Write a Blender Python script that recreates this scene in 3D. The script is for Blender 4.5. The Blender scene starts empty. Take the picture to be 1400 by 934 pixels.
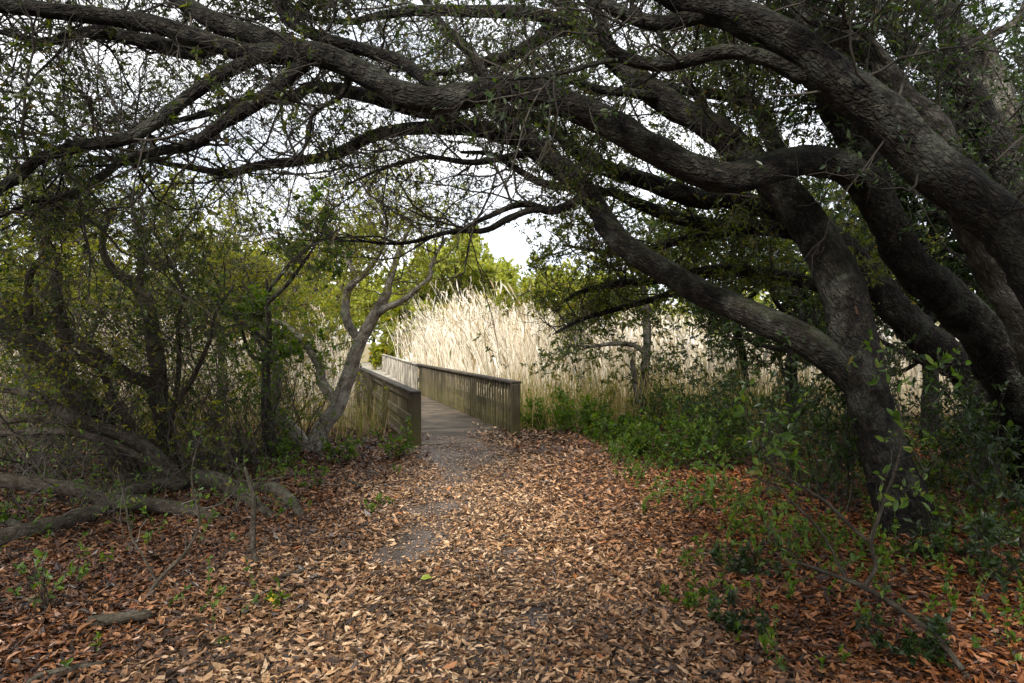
import bpy, math
import numpy as np
rng = np.random.default_rng(11)
PI = math.pi
F, H, CX, CY = 850.0, 1.7, 700.0, 469.0      # focal length in photo pixels, eye height, principal point
scene = bpy.context.scene
col = scene.collection

def P(x, y, d): return np.array([(x - CX) / F * d, d, H - (y - CY) / F * d])
def G(x, y):
    d = F * H / (y - CY); return (x - CX) / F * d, d

# ------------------------------------------------------------------ materials
def new_mat(name):
    m = bpy.data.materials.new(name); m.use_nodes = True
    nt = m.node_tree; nt.nodes.clear()
    out = nt.nodes.new('ShaderNodeOutputMaterial')
    return m, nt, out
def nd(nt, t, **kw):
    n = nt.nodes.new(t)
    for k, v in kw.items(): setattr(n, k, v)
    return n
def ramp(nt, stops, interp='LINEAR'):
    r = nt.nodes.new('ShaderNodeValToRGB'); cr = r.color_ramp; cr.interpolation = interp
    while len(cr.elements) > 1: cr.elements.remove(cr.elements[-1])
    cr.elements[0].position = stops[0][0]; cr.elements[0].color = (*stops[0][1], 1)
    for p, c in stops[1:]:
        e = cr.elements.new(p); e.color = (*c, 1)
    return r
def mixc(nt, a, b, f, mode='MIX'):
    m = nt.nodes.new('ShaderNodeMix'); m.data_type = 'RGBA'; m.blend_type = mode
    if isinstance(f, (int, float)): m.inputs[0].default_value = f
    else: nt.links.new(f, m.inputs[0])
    for s, v in ((6, a), (7, b)):
        if isinstance(v, tuple): m.inputs[s].default_value = (*v, 1)
        else: nt.links.new(v, m.inputs[s])
    return m.outputs[2]
def noise(nt, vec, scale, detail=4, rough=0.55, dist=0.0):
    n = nt.nodes.new('ShaderNodeTexNoise'); n.inputs['Scale'].default_value = scale
    n.inputs['Detail'].default_value = detail; n.inputs['Roughness'].default_value = rough
    n.inputs['Distortion'].default_value = dist
    if vec is not None: nt.links.new(vec, n.inputs['Vector'])
    return n.outputs['Fac']
def mapping(nt, vec, scale):
    m = nt.nodes.new('ShaderNodeMapping'); m.inputs['Scale'].default_value = scale
    nt.links.new(vec, m.inputs['Vector']); return m.outputs[0]

def bark_mat(name, dark, mid, light, lichen, scale=38.0, moss=0.35, bump=1.0):
    m, nt, out = new_mat(name)
    at = nd(nt, 'ShaderNodeAttribute', attribute_name='bark'); v = at.outputs['Vector']
    n1 = noise(nt, v, scale, 5, 0.65, 0.4)
    vo = nd(nt, 'ShaderNodeTexVoronoi', feature='DISTANCE_TO_EDGE'); vo.inputs['Scale'].default_value = scale * 1.6
    wn = nt.nodes.new('ShaderNodeTexNoise'); wn.inputs['Scale'].default_value = scale * 1.6; nt.links.new(v, wn.inputs['Vector'])
    wob = mixc(nt, v, wn.outputs['Color'], 0.05, 'ADD'); nt.links.new(wob, vo.inputs['Vector'])
    ge = nd(nt, 'ShaderNodeNewGeometry')
    big = noise(nt, ge.outputs['Position'], 3.2, 4, 0.6)
    c = ramp(nt, [(0.34, dark), (0.50, mid), (0.64, light)]); nt.links.new(n1, c.inputs[0])
    vr = nd(nt, 'ShaderNodeMapRange'); vr.inputs[1].default_value = 0.0; vr.inputs[2].default_value = 0.34
    nt.links.new(vo.outputs['Distance'], vr.inputs[0])
    vf = nd(nt, 'ShaderNodeMath', operation='MULTIPLY_ADD'); nt.links.new(vr.outputs[0], vf.inputs[0]); vf.inputs[1].default_value = 0.6; vf.inputs[2].default_value = 0.4
    cc = mixc(nt, dark, c.outputs[0], vf.outputs[0])
    lr = ramp(nt, [(0.52, (0, 0, 0)), (0.66, (0.75, 0.75, 0.75))]); nt.links.new(big, lr.inputs[0])
    fine = noise(nt, ge.outputs['Position'], 30, 3, 0.7)
    ml = nd(nt, 'ShaderNodeMath', operation='MULTIPLY'); nt.links.new(lr.outputs[0], ml.inputs[0]); nt.links.new(fine, ml.inputs[1])
    cc = mixc(nt, cc, lichen, ml.outputs[0])
    sx = nd(nt, 'ShaderNodeSeparateXYZ'); nt.links.new(ge.outputs['Normal'], sx.inputs[0])
    mr = nd(nt, 'ShaderNodeMapRange'); mr.inputs[1].default_value = 0.2; mr.inputs[2].default_value = 1.0
    mr.inputs[4].default_value = moss; nt.links.new(sx.outputs[2], mr.inputs[0])
    mm = nd(nt, 'ShaderNodeMath', operation='MULTIPLY'); nt.links.new(mr.outputs[0], mm.inputs[0]); nt.links.new(big, mm.inputs[1])
    cc = mixc(nt, cc, (0.06, 0.075, 0.02), mm.outputs[0])
    b = nd(nt, 'ShaderNodeBsdfPrincipled'); b.inputs['Roughness'].default_value = 0.85
    b.inputs['Specular IOR Level'].default_value = 0.25
    nt.links.new(cc, b.inputs['Base Color'])
    hs = nd(nt, 'ShaderNodeMath', operation='ADD'); nt.links.new(vr.outputs[0], hs.inputs[0]); nt.links.new(n1, hs.inputs[1])
    bp = nd(nt, 'ShaderNodeBump'); bp.inputs['Strength'].default_value = bump; bp.inputs['Distance'].default_value = 0.022
    nt.links.new(hs.outputs[0], bp.inputs['Height']); nt.links.new(bp.outputs[0], b.inputs['Normal'])
    nt.links.new(b.outputs[0], out.inputs[0])
    return m

def island_mat(name, stops, rough=0.6, transl=0.0, tcol=None, spec=0.3, extra=None):
    """colour picked per leaf / per stalk, with optional light passing through"""
    m, nt, out = new_mat(name)
    ge = nd(nt, 'ShaderNodeNewGeometry')
    r = ramp(nt, stops); nt.links.new(ge.outputs['Random Per Island'], r.inputs[0])
    colr = r.outputs[0]
    if extra: colr = extra(nt, ge, colr)
    b = nd(nt, 'ShaderNodeBsdfPrincipled'); b.inputs['Roughness'].default_value = rough
    b.inputs['Specular IOR Level'].default_value = spec
    nt.links.new(colr, b.inputs['Base Color'])
    if transl > 0:
        t = nd(nt, 'ShaderNodeBsdfTranslucent')
        tc = mixc(nt, colr, tcol, 1.0, 'MULTIPLY') if tcol else colr
        hs = nd(nt, 'ShaderNodeHueSaturation'); hs.inputs['Value'].default_value = 1.9; hs.inputs['Saturation'].default_value = 1.1
        nt.links.new(tc, hs.inputs['Color']); nt.links.new(hs.outputs[0], t.inputs[0])
        mx = nd(nt, 'ShaderNodeMixShader'); mx.inputs[0].default_value = transl
        nt.links.new(b.outputs[0], mx.inputs[1]); nt.links.new(t.outputs[0], mx.inputs[2])
        nt.links.new(mx.outputs[0], out.inputs[0])
    else: nt.links.new(b.outputs[0], out.inputs[0])
    return m

def litter_extra(nt, ge, c):
    # paler, greyer trodden leaves along the path; rustier under the trees on the right; shade painted into both sides
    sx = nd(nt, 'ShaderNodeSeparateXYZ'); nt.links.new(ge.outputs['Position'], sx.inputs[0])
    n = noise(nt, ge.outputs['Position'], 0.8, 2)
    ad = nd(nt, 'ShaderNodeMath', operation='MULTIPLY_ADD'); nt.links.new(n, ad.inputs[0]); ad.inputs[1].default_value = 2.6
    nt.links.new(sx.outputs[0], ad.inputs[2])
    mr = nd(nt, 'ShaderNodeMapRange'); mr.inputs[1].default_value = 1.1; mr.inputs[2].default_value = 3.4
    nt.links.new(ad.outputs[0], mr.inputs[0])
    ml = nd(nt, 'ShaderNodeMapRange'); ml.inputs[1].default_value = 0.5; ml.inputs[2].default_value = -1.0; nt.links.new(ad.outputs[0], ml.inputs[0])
    c = mixc(nt, c, mixc(nt, c, (0.36, 0.25, 0.175), 1.0, 'MULTIPLY'), ml.outputs[0])  # left side darkened to stand in for shade
    c = mixc(nt, c, (1.27, 1.18, 1.0), 1.0, 'MULTIPLY')
    rust = mixc(nt, c, (0.48, 0.28, 0.155), 1.0, 'MULTIPLY')  # rust tint that also carries painted shade
    n2 = noise(nt, ge.outputs['Position'], 60, 2)
    c2 = mixc(nt, c, rust, mr.outputs[0])
    rr = ramp(nt, [(0.3, (0.6, 0.6, 0.6)), (0.7, (1.15, 1.15, 1.15))]); nt.links.new(n2, rr.inputs[0])
    return mixc(nt, c2, rr.outputs[0], 1.0, 'MULTIPLY')

def reed_extra(nt, ge, c):
    # greener and browner toward the foot of the stalk
    sx = nd(nt, 'ShaderNodeSeparateXYZ'); nt.links.new(ge.outputs['Position'], sx.inputs[0])
    mr = nd(nt, 'ShaderNodeMapRange'); mr.inputs[1].default_value = -0.3; mr.inputs[2].default_value = 0.9
    nt.links.new(sx.outputs[2], mr.inputs[0])
    return mixc(nt, (0.42, 0.33, 0.18), c, mr.outputs[0])

def wood_mat(name, c1, c2, c3, algae, grain):
    m, nt, out = new_mat(name)
    ge = nd(nt, 'ShaderNodeNewGeometry'); pos = ge.outputs['Position']
    oi = nd(nt, 'ShaderNodeObjectInfo')
    g = noise(nt, mapping(nt, pos, grain), 1.0, 6, 0.65, 0.3)
    st = noise(nt, pos, 2.2, 5, 0.6)
    r = ramp(nt, [(0.25, c1), (0.5, c2), (0.75, c3)]); nt.links.new(g, r.inputs[0])
    c = r.outputs[0]
    isl = ramp(nt, [(0, (0.62, 0.62, 0.62)), (0.5, (0.95, 0.92, 0.9)), (1, (1.3, 1.27, 1.22))]); nt.links.new(ge.outputs['Random Per Island'], isl.inputs[0])
    c = mixc(nt, c, isl.outputs[0], 1.0, 'MULTIPLY')
    obr = ramp(nt, [(0, (0.5, 0.49, 0.46)), (1, (1.3, 1.27, 1.2))]); nt.links.new(oi.outputs['Random'], obr.inputs[0])
    c = mixc(nt, c, obr.outputs[0], 1.0, 'MULTIPLY')
    dr = ramp(nt, [(0.42, (0, 0, 0)), (0.62, (0.8, 0.8, 0.8))]); nt.links.new(st, dr.inputs[0])
    c = mixc(nt, c, (0.05, 0.042, 0.03), dr.outputs[0])
    sx = nd(nt, 'ShaderNodeSeparateXYZ'); nt.links.new(pos, sx.inputs[0])
    mr = nd(nt, 'ShaderNodeMapRange'); mr.inputs[1].default_value = 0.95; mr.inputs[2].default_value = 0.1; mr.inputs[4].default_value = algae
    nt.links.new(sx.outputs[2], mr.inputs[0])
    mu = nd(nt, 'ShaderNodeMath', operation='MULTIPLY'); nt.links.new(mr.outputs[0], mu.inputs[0]); nt.links.new(noise(nt, pos, 4.5, 4), mu.inputs[1])
    c = mixc(nt, c, (0.15, 0.14, 0.035), mu.outputs[0])
    b = nd(nt, 'ShaderNodeBsdfPrincipled'); b.inputs['Roughness'].default_value = 0.8; b.inputs['Specular IOR Level'].default_value = 0.3
    nt.links.new(c, b.inputs['Base Color'])
    bp = nd(nt, 'ShaderNodeBump'); bp.inputs['Strength'].default_value = 0.5; bp.inputs['Distance'].default_value = 0.006
    nt.links.new(g, bp.inputs['Height']); nt.links.new(bp.outputs[0], b.inputs['Normal'])
    nt.links.new(b.outputs[0], out.inputs[0])
    return m

def ground_mat():
    m, nt, out = new_mat('forest_soil')
    ge = nd(nt, 'ShaderNodeNewGeometry'); pos = ge.outputs['Position']
    n1 = noise(nt, pos, 1.3, 6, 0.6); n2 = noise(nt, pos, 34, 5, 0.7); n3 = noise(nt, pos, 140, 3, 0.7)
    r = ramp(nt, [(0.3, (0.035, 0.026, 0.019)), (0.5, (0.075, 0.055, 0.042)), (0.7, (0.13, 0.095, 0.07))]); nt.links.new(n2, r.inputs[0])
    r3 = ramp(nt, [(0.35, (0.6, 0.6, 0.6)), (0.7, (1.5, 1.4, 1.3))]); nt.links.new(n3, r3.inputs[0])
    c = mixc(nt, r.outputs[0], r3.outputs[0], 1.0, 'MULTIPLY')
    gr = ramp(nt, [(0.45, (0, 0, 0)), (0.65, (1, 1, 1))]); nt.links.new(n1, gr.inputs[0])
    c = mixc(nt, c, (0.30, 0.275, 0.265), mixc(nt, (0.45, 0.45, 0.45), gr.outputs[0], 0.6))
    sx = nd(nt, 'ShaderNodeSeparateXYZ'); nt.links.new(pos, sx.inputs[0])
    mr = nd(nt, 'ShaderNodeMapRange'); mr.inputs[1].default_value = 14; mr.inputs[2].default_value = 18
    nt.links.new(sx.outputs[1], mr.inputs[0])
    straw = mixc(nt, (0.30, 0.23, 0.13), (0.16, 0.14, 0.06), n1)
    c = mixc(nt, c, straw, mr.outputs[0])
    b = nd(nt, 'ShaderNodeBsdfPrincipled'); b.inputs['Roughness'].default_value = 0.95; b.inputs['Specular IOR Level'].default_value = 0.15
    nt.links.new(c, b.inputs['Base Color'])
    bp = nd(nt, 'ShaderNodeBump'); bp.inputs['Strength'].default_value = 0.8; bp.inputs['Distance'].default_value = 0.02
    nt.links.new(n2, bp.inputs['Height']); nt.links.new(bp.outputs[0], b.inputs['Normal'])
    nt.links.new(b.outputs[0], out.inputs[0])
    return m

M = {}
M['oak_bark'] = bark_mat('oak_bark', (0.003, 0.0025, 0.002), (0.015, 0.012, 0.0085), (0.055, 0.045, 0.034), (0.13, 0.135, 0.105), 19)
M['grey_bark'] = bark_mat('grey_bark', (0.02, 0.017, 0.013), (0.07, 0.06, 0.048), (0.15, 0.135, 0.11), (0.24, 0.24, 0.2), 20, 0.2, 0.6)
M['pale_bark'] = bark_mat('pale_bark', (0.10, 0.085, 0.065), (0.36, 0.325, 0.265), (0.56, 0.53, 0.46), (0.6, 0.6, 0.54), 20, 0.25, 0.5)
M['lichen_bark'] = bark_mat('lichen_bark', (0.05, 0.043, 0.034), (0.17, 0.15, 0.12), (0.30, 0.27, 0.22), (0.40, 0.40, 0.34), 20, 0.2, 0.8)
M['thicket_bark'] = bark_mat('thicket_bark', (0.022, 0.017, 0.012), (0.075, 0.060, 0.044), (0.15, 0.125, 0.095), (0.21, 0.20, 0.16), 28, 0.2, 0.5)
M['torn_wood'] = bark_mat('torn_wood', (0.03, 0.015, 0.009), (0.11, 0.055, 0.032), (0.20, 0.115, 0.07), (0.16, 0.09, 0.05), 40, 0.0, 0.8)
M['twig'] = island_mat('twig', [(0, (0.012, 0.01, 0.007)), (0.6, (0.032, 0.026, 0.02)), (1, (0.08, 0.068, 0.054))], 0.8)
M['grey_twig'] = island_mat('grey_twig', [(0, (0.035, 0.029, 0.023)), (0.6, (0.085, 0.073, 0.06)), (1, (0.17, 0.15, 0.125))], 0.8)
M['oak_leaf'] = island_mat('oak_leaf', [(0, (0.018, 0.032, 0.009)), (0.4, (0.04, 0.062, 0.014)), (0.75, (0.075, 0.095, 0.022)), (0.93, (0.11, 0.12, 0.03)), (1, (0.16, 0.10, 0.03))], 0.38, 0.45, (1.0, 1.0, 0.45), 0.5)
M['lit_oak_leaf'] = island_mat('lit_oak_leaf', [(0, (0.03, 0.045, 0.011)), (0.4, (0.07, 0.095, 0.02)), (0.75, (0.12, 0.14, 0.032)), (0.93, (0.17, 0.17, 0.04)), (1, (0.2, 0.13, 0.04))], 0.38, 0.5, (1.0, 1.0, 0.45), 0.5)  # brighter copy of the oak leaf, with light put into its colour
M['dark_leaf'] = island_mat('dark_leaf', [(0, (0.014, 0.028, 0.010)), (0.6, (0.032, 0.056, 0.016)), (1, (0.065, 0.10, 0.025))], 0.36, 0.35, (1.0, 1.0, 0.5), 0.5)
M['olive_leaf'] = island_mat('olive_leaf', [(0, (0.10, 0.125, 0.024)), (0.5, (0.20, 0.23, 0.042)), (0.9, (0.32, 0.32, 0.065)), (1, (0.26, 0.16, 0.06))], 0.5, 0.5, (1.0, 0.95, 0.42), 0.35)
M['fresh_leaf'] = island_mat('fresh_leaf', [(0, (0.05, 0.10, 0.018)), (0.5, (0.09, 0.16, 0.025)), (1, (0.16, 0.21, 0.035))], 0.42, 0.45, (1.0, 1.0, 0.4), 0.4)
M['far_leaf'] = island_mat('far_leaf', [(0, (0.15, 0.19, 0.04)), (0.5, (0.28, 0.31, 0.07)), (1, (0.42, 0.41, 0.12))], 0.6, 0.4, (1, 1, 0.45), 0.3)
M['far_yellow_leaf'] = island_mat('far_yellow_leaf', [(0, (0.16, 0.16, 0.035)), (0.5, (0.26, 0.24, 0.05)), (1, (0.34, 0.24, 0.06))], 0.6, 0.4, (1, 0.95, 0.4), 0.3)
M['shrub_leaf'] = island_mat('shrub_leaf', [(0, (0.04, 0.08, 0.014)), (0.5, (0.08, 0.15, 0.022)), (0.92, (0.15, 0.22, 0.03)), (1, (0.2, 0.16, 0.04))], 0.4, 0.4, (1, 1, 0.4), 0.45)
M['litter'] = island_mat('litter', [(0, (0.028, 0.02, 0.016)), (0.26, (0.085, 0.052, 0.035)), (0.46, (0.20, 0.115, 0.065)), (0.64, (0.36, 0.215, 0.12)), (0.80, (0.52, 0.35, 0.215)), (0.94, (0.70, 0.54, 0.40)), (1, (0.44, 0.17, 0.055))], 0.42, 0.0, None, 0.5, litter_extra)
M['yellow_leaf'] = island_mat('yellow_leaf', [(0, (0.55, 0.33, 0.02)), (1, (0.60, 0.40, 0.03))], 0.45)
M['lime_leaf'] = island_mat('lime_leaf', [(0, (0.28, 0.34, 0.05)), (1, (0.30, 0.36, 0.05))], 0.45)
M['reed'] = island_mat('reed', [(0, (0.16, 0.17, 0.05)), (0.07, (0.30, 0.21, 0.10)), (0.24, (0.56, 0.45, 0.29)), (0.45, (0.78, 0.70, 0.56)), (0.7, (0.88, 0.82, 0.70)), (1, (0.93, 0.89, 0.80))], 0.6, 0.12, None, 0.3, reed_extra)
M['marsh_grass'] = island_mat('marsh_grass', [(0, (0.10, 0.14, 0.03)), (0.35, (0.20, 0.20, 0.05)), (0.7, (0.36, 0.27, 0.10)), (1, (0.48, 0.38, 0.2))], 0.6, 0.3, None, 0.3)
M['rail_wood'] = wood_mat('rail_wood', (0.06, 0.048, 0.034), (0.16, 0.132, 0.098), (0.31, 0.27, 0.21), 0.95, (26, 26, 1.6))
M['board_wood'] = wood_mat('board_wood', (0.10, 0.085, 0.062), (0.22, 0.19, 0.145), (0.36, 0.32, 0.26), 0.7, (3, 3, 30))
M['cap_wood'] = wood_mat('cap_wood', (0.06, 0.05, 0.04), (0.13, 0.11, 0.092), (0.24, 0.21, 0.18), 0.0, (12, 3, 30))
M['far_sunlit_wood'] = wood_mat('far_sunlit_wood', (0.40, 0.37, 0.33), (0.58, 0.55, 0.50), (0.72, 0.70, 0.66), 0.15, (26, 26, 1.6))  # paler copy of the rail wood, full sun put into its colour
M['deck_wood'] = wood_mat('deck_wood', (0.12, 0.095, 0.07), (0.24, 0.19, 0.145), (0.36, 0.30, 0.24), 0.0, (4, 14, 30))
M['ground'] = ground_mat()

# ------------------------------------------------------------------ mesh helpers
def mesh_np(name, verts, quads=None, tris=None, mat=None, smooth=True, bark=None):
    verts = np.asarray(verts, np.float32).reshape(-1, 3)
    nq = 0 if quads is None else len(quads); nt_ = 0 if tris is None else len(tris)
    me = bpy.data.meshes.new(name)
    me.vertices.add(len(verts)); me.vertices.foreach_set('co', verts.ravel())
    loops = []
    if nq: loops.append(np.asarray(quads, np.int32).ravel())
    if nt_: loops.append(np.asarray(tris, np.int32).ravel())
    loops = np.concatenate(loops)
    me.loops.add(len(loops)); me.loops.foreach_set('vertex_index', loops)
    me.polygons.add(nq + nt_)
    ls = np.concatenate([np.arange(nq) * 4, nq * 4 + np.arange(nt_) * 3]).astype(np.int32)
    me.polygons.foreach_set('loop_start', ls)
    if bark is not None:
        a = me.attributes.new('bark', 'FLOAT_VECTOR', 'POINT'); a.data.foreach_set('vector', np.asarray(bark, np.float32).ravel())
    me.update(calc_edges=True)
    (me.shade_smooth if smooth else me.shade_flat)()
    if mat: me.materials.append(mat)
    return me
def obj(name, me, parent=None, root_at=None):
    o = bpy.data.objects.new(name, me); col.objects.link(o)
    if parent is not None:
        o.parent = parent
        o.location = -parent.location       # meshes are written in place; the parent sits at the thing's base
    return o
def tag(o, label=None, cat=None, group=None, kind=None):
    if label: o['label'] = label
    if cat: o['category'] = cat
    if group: o['group'] = group
    if kind: o['kind'] = kind
    return o
def empty(name, loc, label, cat, group=None):
    o = bpy.data.objects.new(name, None); col.objects.link(o); o.location = tuple(float(v) for v in loc)
    o.empty_display_size = 0.2
    return tag(o, label, cat, group)
def dup(o, loc, rz, s=1.0):
    c = o.copy(); col.objects.link(c); c.location = loc; c.rotation_euler = (0, 0, rz); c.scale = (s, s, s)
    for ch in list(o.children):
        k = ch.copy(); col.objects.link(k); k.parent = c
    return c

def unit(v): return v / np.maximum(np.linalg.norm(v, axis=-1, keepdims=True), 1e-9)
def catmull(pts, rad, step):
    pts = np.asarray(pts, float); rad = np.asarray(rad, float)
    p = np.vstack([2 * pts[0] - pts[1], pts, 2 * pts[-1] - pts[-2]]); out = []; ro = []
    for i in range(1, len(p) - 2):
        n = max(2, int(np.linalg.norm(p[i + 1] - p[i]) / step))
        t = np.arange(n)[:, None] / n
        a, b, c, d = p[i - 1], p[i], p[i + 1], p[i + 2]
        out.append(0.5 * (2 * b + (c - a) * t + (2 * a - 5 * b + 4 * c - d) * t ** 2 + (-a + 3 * b - 3 * c + d) * t ** 3))
        ro.append(rad[i - 1] + (rad[i] - rad[i - 1]) * t[:, 0])
    out.append(pts[-1:]); ro.append(rad[-1:])
    return np.vstack(out), np.concatenate(ro)

def limb_arrays(pts, rad, seg=14, step=0.06, rough=0.10, wob=0.25, flare=False):
    """knobbly tube along a path; returns verts, quads, tris, bark coords, centre line, radii"""
    c, r = catmull(pts, rad, step)
    n = len(c); s = np.concatenate([[0], np.cumsum(np.linalg.norm(np.diff(c, axis=0), axis=1))])
    # slow wander of the centre line
    for k in range(3):
        ph = rng.uniform(0, 2 * PI, 3); w = rng.uniform(3, 9)
        env = np.minimum(1, s / 0.3)[:, None]
        c = c + env * wob * 0.33 * r[:, None] * np.sin(w * s[:, None] + ph[None])
    t = unit(np.gradient(c, axis=0))
    nrm = np.zeros_like(t); ref = np.array([0.3, 0.2, 1.0]); nrm[0] = unit(ref - t[0] * (ref @ t[0]))
    for i in range(1, n):
        v = nrm[i - 1] - t[i] * (nrm[i - 1] @ t[i]); nrm[i] = v / (np.linalg.norm(v) + 1e-9)
    bn = np.cross(t, nrm)
    th = np.arange(seg) * 2 * PI / seg
    R = np.ones((n, seg))
    for k in range(9):
        kf = rng.integers(1, 6); w = rng.uniform(2, 22); ph = rng.uniform(0, 2 * PI)
        R += rough * rng.uniform(0.1, 0.34) * np.cos(kf * th[None] + w * s[:, None] * rng.choice([-1, 1]) + ph)
    R += rough * 0.22 * rng.standard_normal((n, seg))
    for k in range(int(s[-1] * 1.6)):           # burrs and old branch collars
        s0 = rng.uniform(0, s[-1]); t0 = rng.uniform(0, 2 * PI)
        dth = (th[None] - t0 + PI) % (2 * PI) - PI
        R += rng.uniform(0.05, 0.2) * np.exp(-((s[:, None] - s0) / 0.07) ** 2 - (dth / 0.5) ** 2)
    if flare:                                   # root flare
        R += np.exp(-s / 0.13)[:, None] * (0.10 + 0.16 * np.cos(4 * th[None] + rng.uniform(0, 6)) + 0.12 * np.cos(7 * th[None] + 1))
    rr = r[:, None] * R
    V = c[:, None] + rr[..., None] * (np.cos(th)[None, :, None] * nrm[:, None] + np.sin(th)[None, :, None] * bn[:, None])
    rm = np.maximum(r, 0.02)[:, None]
    off = rng.uniform(0, 50)
    B = np.stack([rm * np.cos(th)[None] + off, rm * np.sin(th)[None], np.repeat(s[:, None] * 0.46, seg, 1)], -1)
    i = np.arange(n - 1)[:, None]; j = np.arange(seg)[None]; j2 = (j + 1) % seg
    Q = np.stack([i * seg + j, i * seg + j2, (i + 1) * seg + j2, (i + 1) * seg + j], -1).reshape(-1, 4)
    V = np.vstack([V.reshape(-1, 3), c[-1] + t[-1] * r[-1]]); B = np.vstack([B.reshape(-1, 3), [[off, 0, s[-1] * 0.46]]])
    e = (n - 1) * seg; jj = np.arange(seg)
    T = np.stack([e + jj, e + (jj + 1) % seg, np.full(seg, len(V) - 1)], -1)
    return V, Q, T, B, c, r

def resample(c, r, n=20):
    s = np.concatenate([[0], np.cumsum(np.linalg.norm(np.diff(c, axis=0), axis=1))]); q = np.linspace(0, s[-1], n)
    return np.stack([np.interp(q, s, c[:, k]) for k in range(3)], 1), np.interp(q, s, r), s[-1]

def spawn(L, R, w, n, t0, t1):
    idx = rng.choice(len(L), n, p=w / w.sum()); t = rng.uniform(t0, t1, n) * (L.shape[1] - 1.001)
    i = t.astype(int); f = (t - i)[:, None]
    p = L[idx, i] * (1 - f) + L[idx, i + 1] * f
    return p, unit(L[idx, i + 1] - L[idx, i]), R[idx, i] * (1 - f[:, 0]) + R[idx, i + 1] * f[:, 0], t / (L.shape[1] - 1)
def grow(p, d, length, n, wig, bias):
    out = [p]; d = unit(d); st = (length / (n - 1))[:, None]
    for k in range(n - 1):
        d = unit(d + wig * rng.standard_normal(d.shape) + bias)
        p = p + d * st; out.append(p)
    return np.stack(out, 1)
def tubes(L, R, seg=3):
    N, n, _ = L.shape
    t = unit(np.gradient(L, axis=1))
    ref = unit(rng.standard_normal((N, 1, 3))); a = unit(np.cross(t, ref)); b = np.cross(t, a)
    th = np.arange(seg) * 2 * PI / seg
    V = L[:, :, None] + R[:, :, None, None] * (np.cos(th)[:, None] * a[:, :, None] + np.sin(th)[:, None] * b[:, :, None])
    k = np.arange(N)[:, None, None] * n * seg; i = np.arange(n - 1)[None, :, None]; j = np.arange(seg)[None, None]; j2 = (j + 1) % seg
    Q = np.stack([k + i * seg + j, k + i * seg + j2, k + (i + 1) * seg + j2, k + (i + 1) * seg + j], -1).reshape(-1, 4)
    return V.reshape(-1, 3), Q
def join(parts):
    V, Q, o = [], [], 0
    for v, q in parts:
        V.append(v); Q.append(q + o); o += len(v)
    return np.vstack(V), np.vstack(Q)
def leaves(p, ax, nrm, ln, wd, fold=0.18, curl=0.12):
    """cupped pointed leaves, two quads each sharing the midrib"""
    ax = unit(ax); sd = unit(np.cross(nrm, ax)); up = np.cross(ax, sd)
    ln = ln[:, None]; wd = wd[:, None]
    tip = p + ax * ln + up * ln * curl * rng.standard_normal((len(p), 1))
    def pt(a, s): return p + ax * ln * a + sd * wd * s + up * wd * fold
    V = np.stack([p, pt(.3, .48), pt(.68, .42), tip, pt(.68, -.42), pt(.3, -.48)], 1)
    k = np.arange(len(p))[:, None] * 6
    Q = np.concatenate([k + np.array([0, 3, 2, 1]), k + np.array([0, 5, 4, 3])], 1).reshape(-1, 4)
    return V.reshape(-1, 3), Q
def leaves_on(L, n, ln, asp, upn=0.6, spread=0.9, t0=0.2):
    idx = rng.integers(0, len(L), n); t = (1 - (1 - t0) * rng.uniform(0, 1, n) ** 1.8) * (L.shape[1] - 1.001); i = t.astype(int); f = (t - i)[:, None]
    p = L[idx, i] * (1 - f) + L[idx, i + 1] * f; tg = unit(L[idx, i + 1] - L[idx, i])
    ax = tg + spread * rng.standard_normal((n, 3)); nr = rng.standard_normal((n, 3)); nr[:, 2] += upn
    l = ln * rng.uniform(0.5, 1.45, n)
    return leaves(p, ax, nr, l, l * asp * rng.uniform(0.8, 1.2, n))

# ------------------------------------------------------------------ terrain
def gz(x, y):
    x = np.asarray(x, float); y = np.asarray(y, float)
    z = 0.025 * np.sin(1.3 * x + 0.7 * y) + 0.02 * np.sin(2.3 * y - 1.1 * x + 1) + 0.015 * np.sin(4.1 * x + 3.3 * y)
    side = np.abs(x + 0.1 * y) - 1.6
    z = z + np.where(x > 0, 0.10, 0.0) * np.clip(side / 2.5, 0, 1) - 0.01
    dip = np.clip((y - 11.6 - 0.12 * np.abs(x)) / 3.0, 0, 1); dip = dip * dip * (3 - 2 * dip)
    z = z * (1 - dip) - 0.45 * dip
    # level apron where the path meets the boardwalk
    ap = np.exp(-((x + 0.9) / 1.4) ** 2 - ((y - 10.4) / 1.2) ** 2)
    return z * (1 - ap) + .052 * ap
def build_ground():
    def grid(xs, ys):
        X, Y = np.meshgrid(xs, ys); Z = gz(X, Y); return X, Y, Z
    xs = np.concatenate([[-900, -300, -120, -60, -35], np.linspace(-22, 22, 441), [35, 60, 120, 300, 900]])
    ys = np.concatenate([[-60, -25, -12], np.linspace(-6, 22, 281), [26, 32, 45, 70, 120, 250, 600, 1200]])
    X, Y, Z = grid(xs, ys); far = (Y > 26) | (np.abs(X) > 30)
    Z = np.where(far, np.where(Y > 20, -0.45, 0.05), Z)
    ny, nx = X.shape; i = np.arange(ny - 1)[:, None]; j = np.arange(nx - 1)[None]
    Q = np.stack([i * nx + j, i * nx + j + 1, (i + 1) * nx + j + 1, (i + 1) * nx + j], -1).reshape(-1, 4)
    tag(obj('ground', mesh_np('ground', np.stack([X, Y, Z], -1), Q, None, M['ground'])), kind='structure')
build_ground()

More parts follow.
